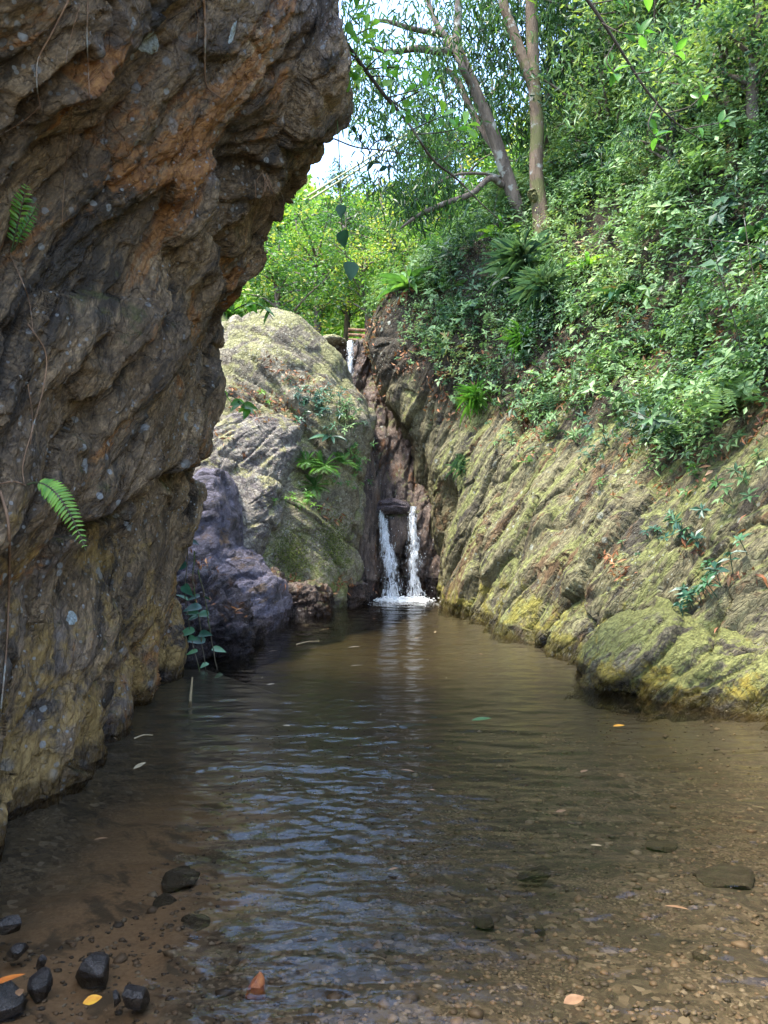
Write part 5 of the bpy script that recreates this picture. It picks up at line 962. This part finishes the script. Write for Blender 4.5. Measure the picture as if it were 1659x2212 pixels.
for a_ in ((200,2165,.055,.6,.4,'crumpled yellow leaf beside the two touching stones',M_yel,.03),(12,2125,.11,.3,.5,'bright orange leaf lying on the lower left stones',M_org,.07),(42,2148,.045,.55,-1.1,'small tan leaf fragment beside the orange one',M_tan,.05),(1462,1965,.085,.45,-.5,'light brown leaf drifting in the lower right shallows',M_tan),
     (1212,1755,.055,.6,.2,'tan leaf right of the lower middle water',M_tan),(1262,1668,.055,.7,.6,'round tan leaf in the middle right of the pool',M_tan),(1337,1570,.08,.45,.0,'yellow leaf floating off the mossy boulder',M_yel),(302,1657,.10,.25,1.1,'narrow straw coloured leaf near the overhanging rock foot',M_straw),
     (218,1815,.06,.3,.1,'thin orange leaf over the sandy bed at the left',M_tan),(880,1668,.09,.25,-.6,'brown curled leaf among the first glints',M_tan),(585,1480,.07,.3,.3,'pale leaf floating left of the waterfall reflection',M_straw),(590,1408,.10,.25,.2,'beige sliver floating near the purple rock',M_straw),(1040,1557,.14,.3,.05,'pale green feathery sprig drifting in mid pool',M_fern),(765,1400,.14,.15,.0,'white bleached leaf floating in front of the waterfall',M_straw),(770,1440,.12,.2,.1,'second pale leaf floating in front of the waterfall',M_straw),(700,1362,.12,.15,.3,'thin leaf near the brown ledge rock',M_straw),(850,1880,.045,.5,.3,'tiny tan leaf in the middle of the glints',M_tan),(1240,2165,.07,.6,.3,'pale tan leaf at the bottom edge right of the glints',M_tan)):
    float_leaf(*a_)
for k in range(22):
    yy_ = RNG.uniform(3.2,10.5); xx_ = RNG.choice([-1.7+.1*RNG.normal(), RNG.uniform(-1.2,1.2), RNG.uniform(-1.2,1.2)]); l = RNG.uniform(.025,.06); an = RNG.uniform(0,6.28); L = Leaves()
    L.add(L_FLAT, np.zeros((1,3)), [[math.cos(an), math.sin(an), .08]], [[RNG.normal()*.15, RNG.normal()*.15, 1]], l, l*RNG.uniform(.2,.5), .5)
    tag(L.build('leaf_fragment', M_straw if k % 3 else M_tan, None, loc=(xx_, yy_, .010), smooth=True), 'tiny pale leaf fragment drifting alone on the pool', 'leaf', 'leaf fragments drifting on the pool')
for pts, r, lab, m in (([(290,1595,0),(330,1588,0)],.006,'thin straw floating by the foot of the overhanging rock',M_straw),([(410,1522,0),(413,1488,0)],.014,'pale broken bamboo stub standing in the water under the creepers',M_straw),([(640,1392,0),(690,1385,0)],.007,'straw twig floating left of the waterfall reflection',M_straw)):
    q = np.array([on_water(x, y, .01) for x, y, _ in pts])
    if 'stub' in lab: q = np.array([on_water(410,1528,-.05), on_water(410,1528,-.05)+np.array([.02,0,.24])])
    q = spline(np.array([q[0], (q[0]+q[-1])/2+np.array([0,0,.012]), q[-1]]), 8); b = MB(); c = q.mean(0); b.tube(q-c, [r,r*.5], 6); tag(b.build('floating_twig', m, None, loc=tuple(c)), lab, 'twig')
# fallen planks at the head of the notch
for k in range(3):
    b = MB(); q0, q1 = at(752,712+11*k,16.3-.15*k), at(790,714+11*k,16.4-.15*k); c = (q0+q1)/2; b.tube(np.array([q0,q1])-c+np.array([[0,0,0],[0,0,0]]), .035, 8)
    tag(b.build('weathered_log', M_root, None, loc=tuple(c)), ('topmost','middle','lowest')[k]+' of three red brown logs stacked across the notch above the upper fall', 'log', 'logs across the notch')
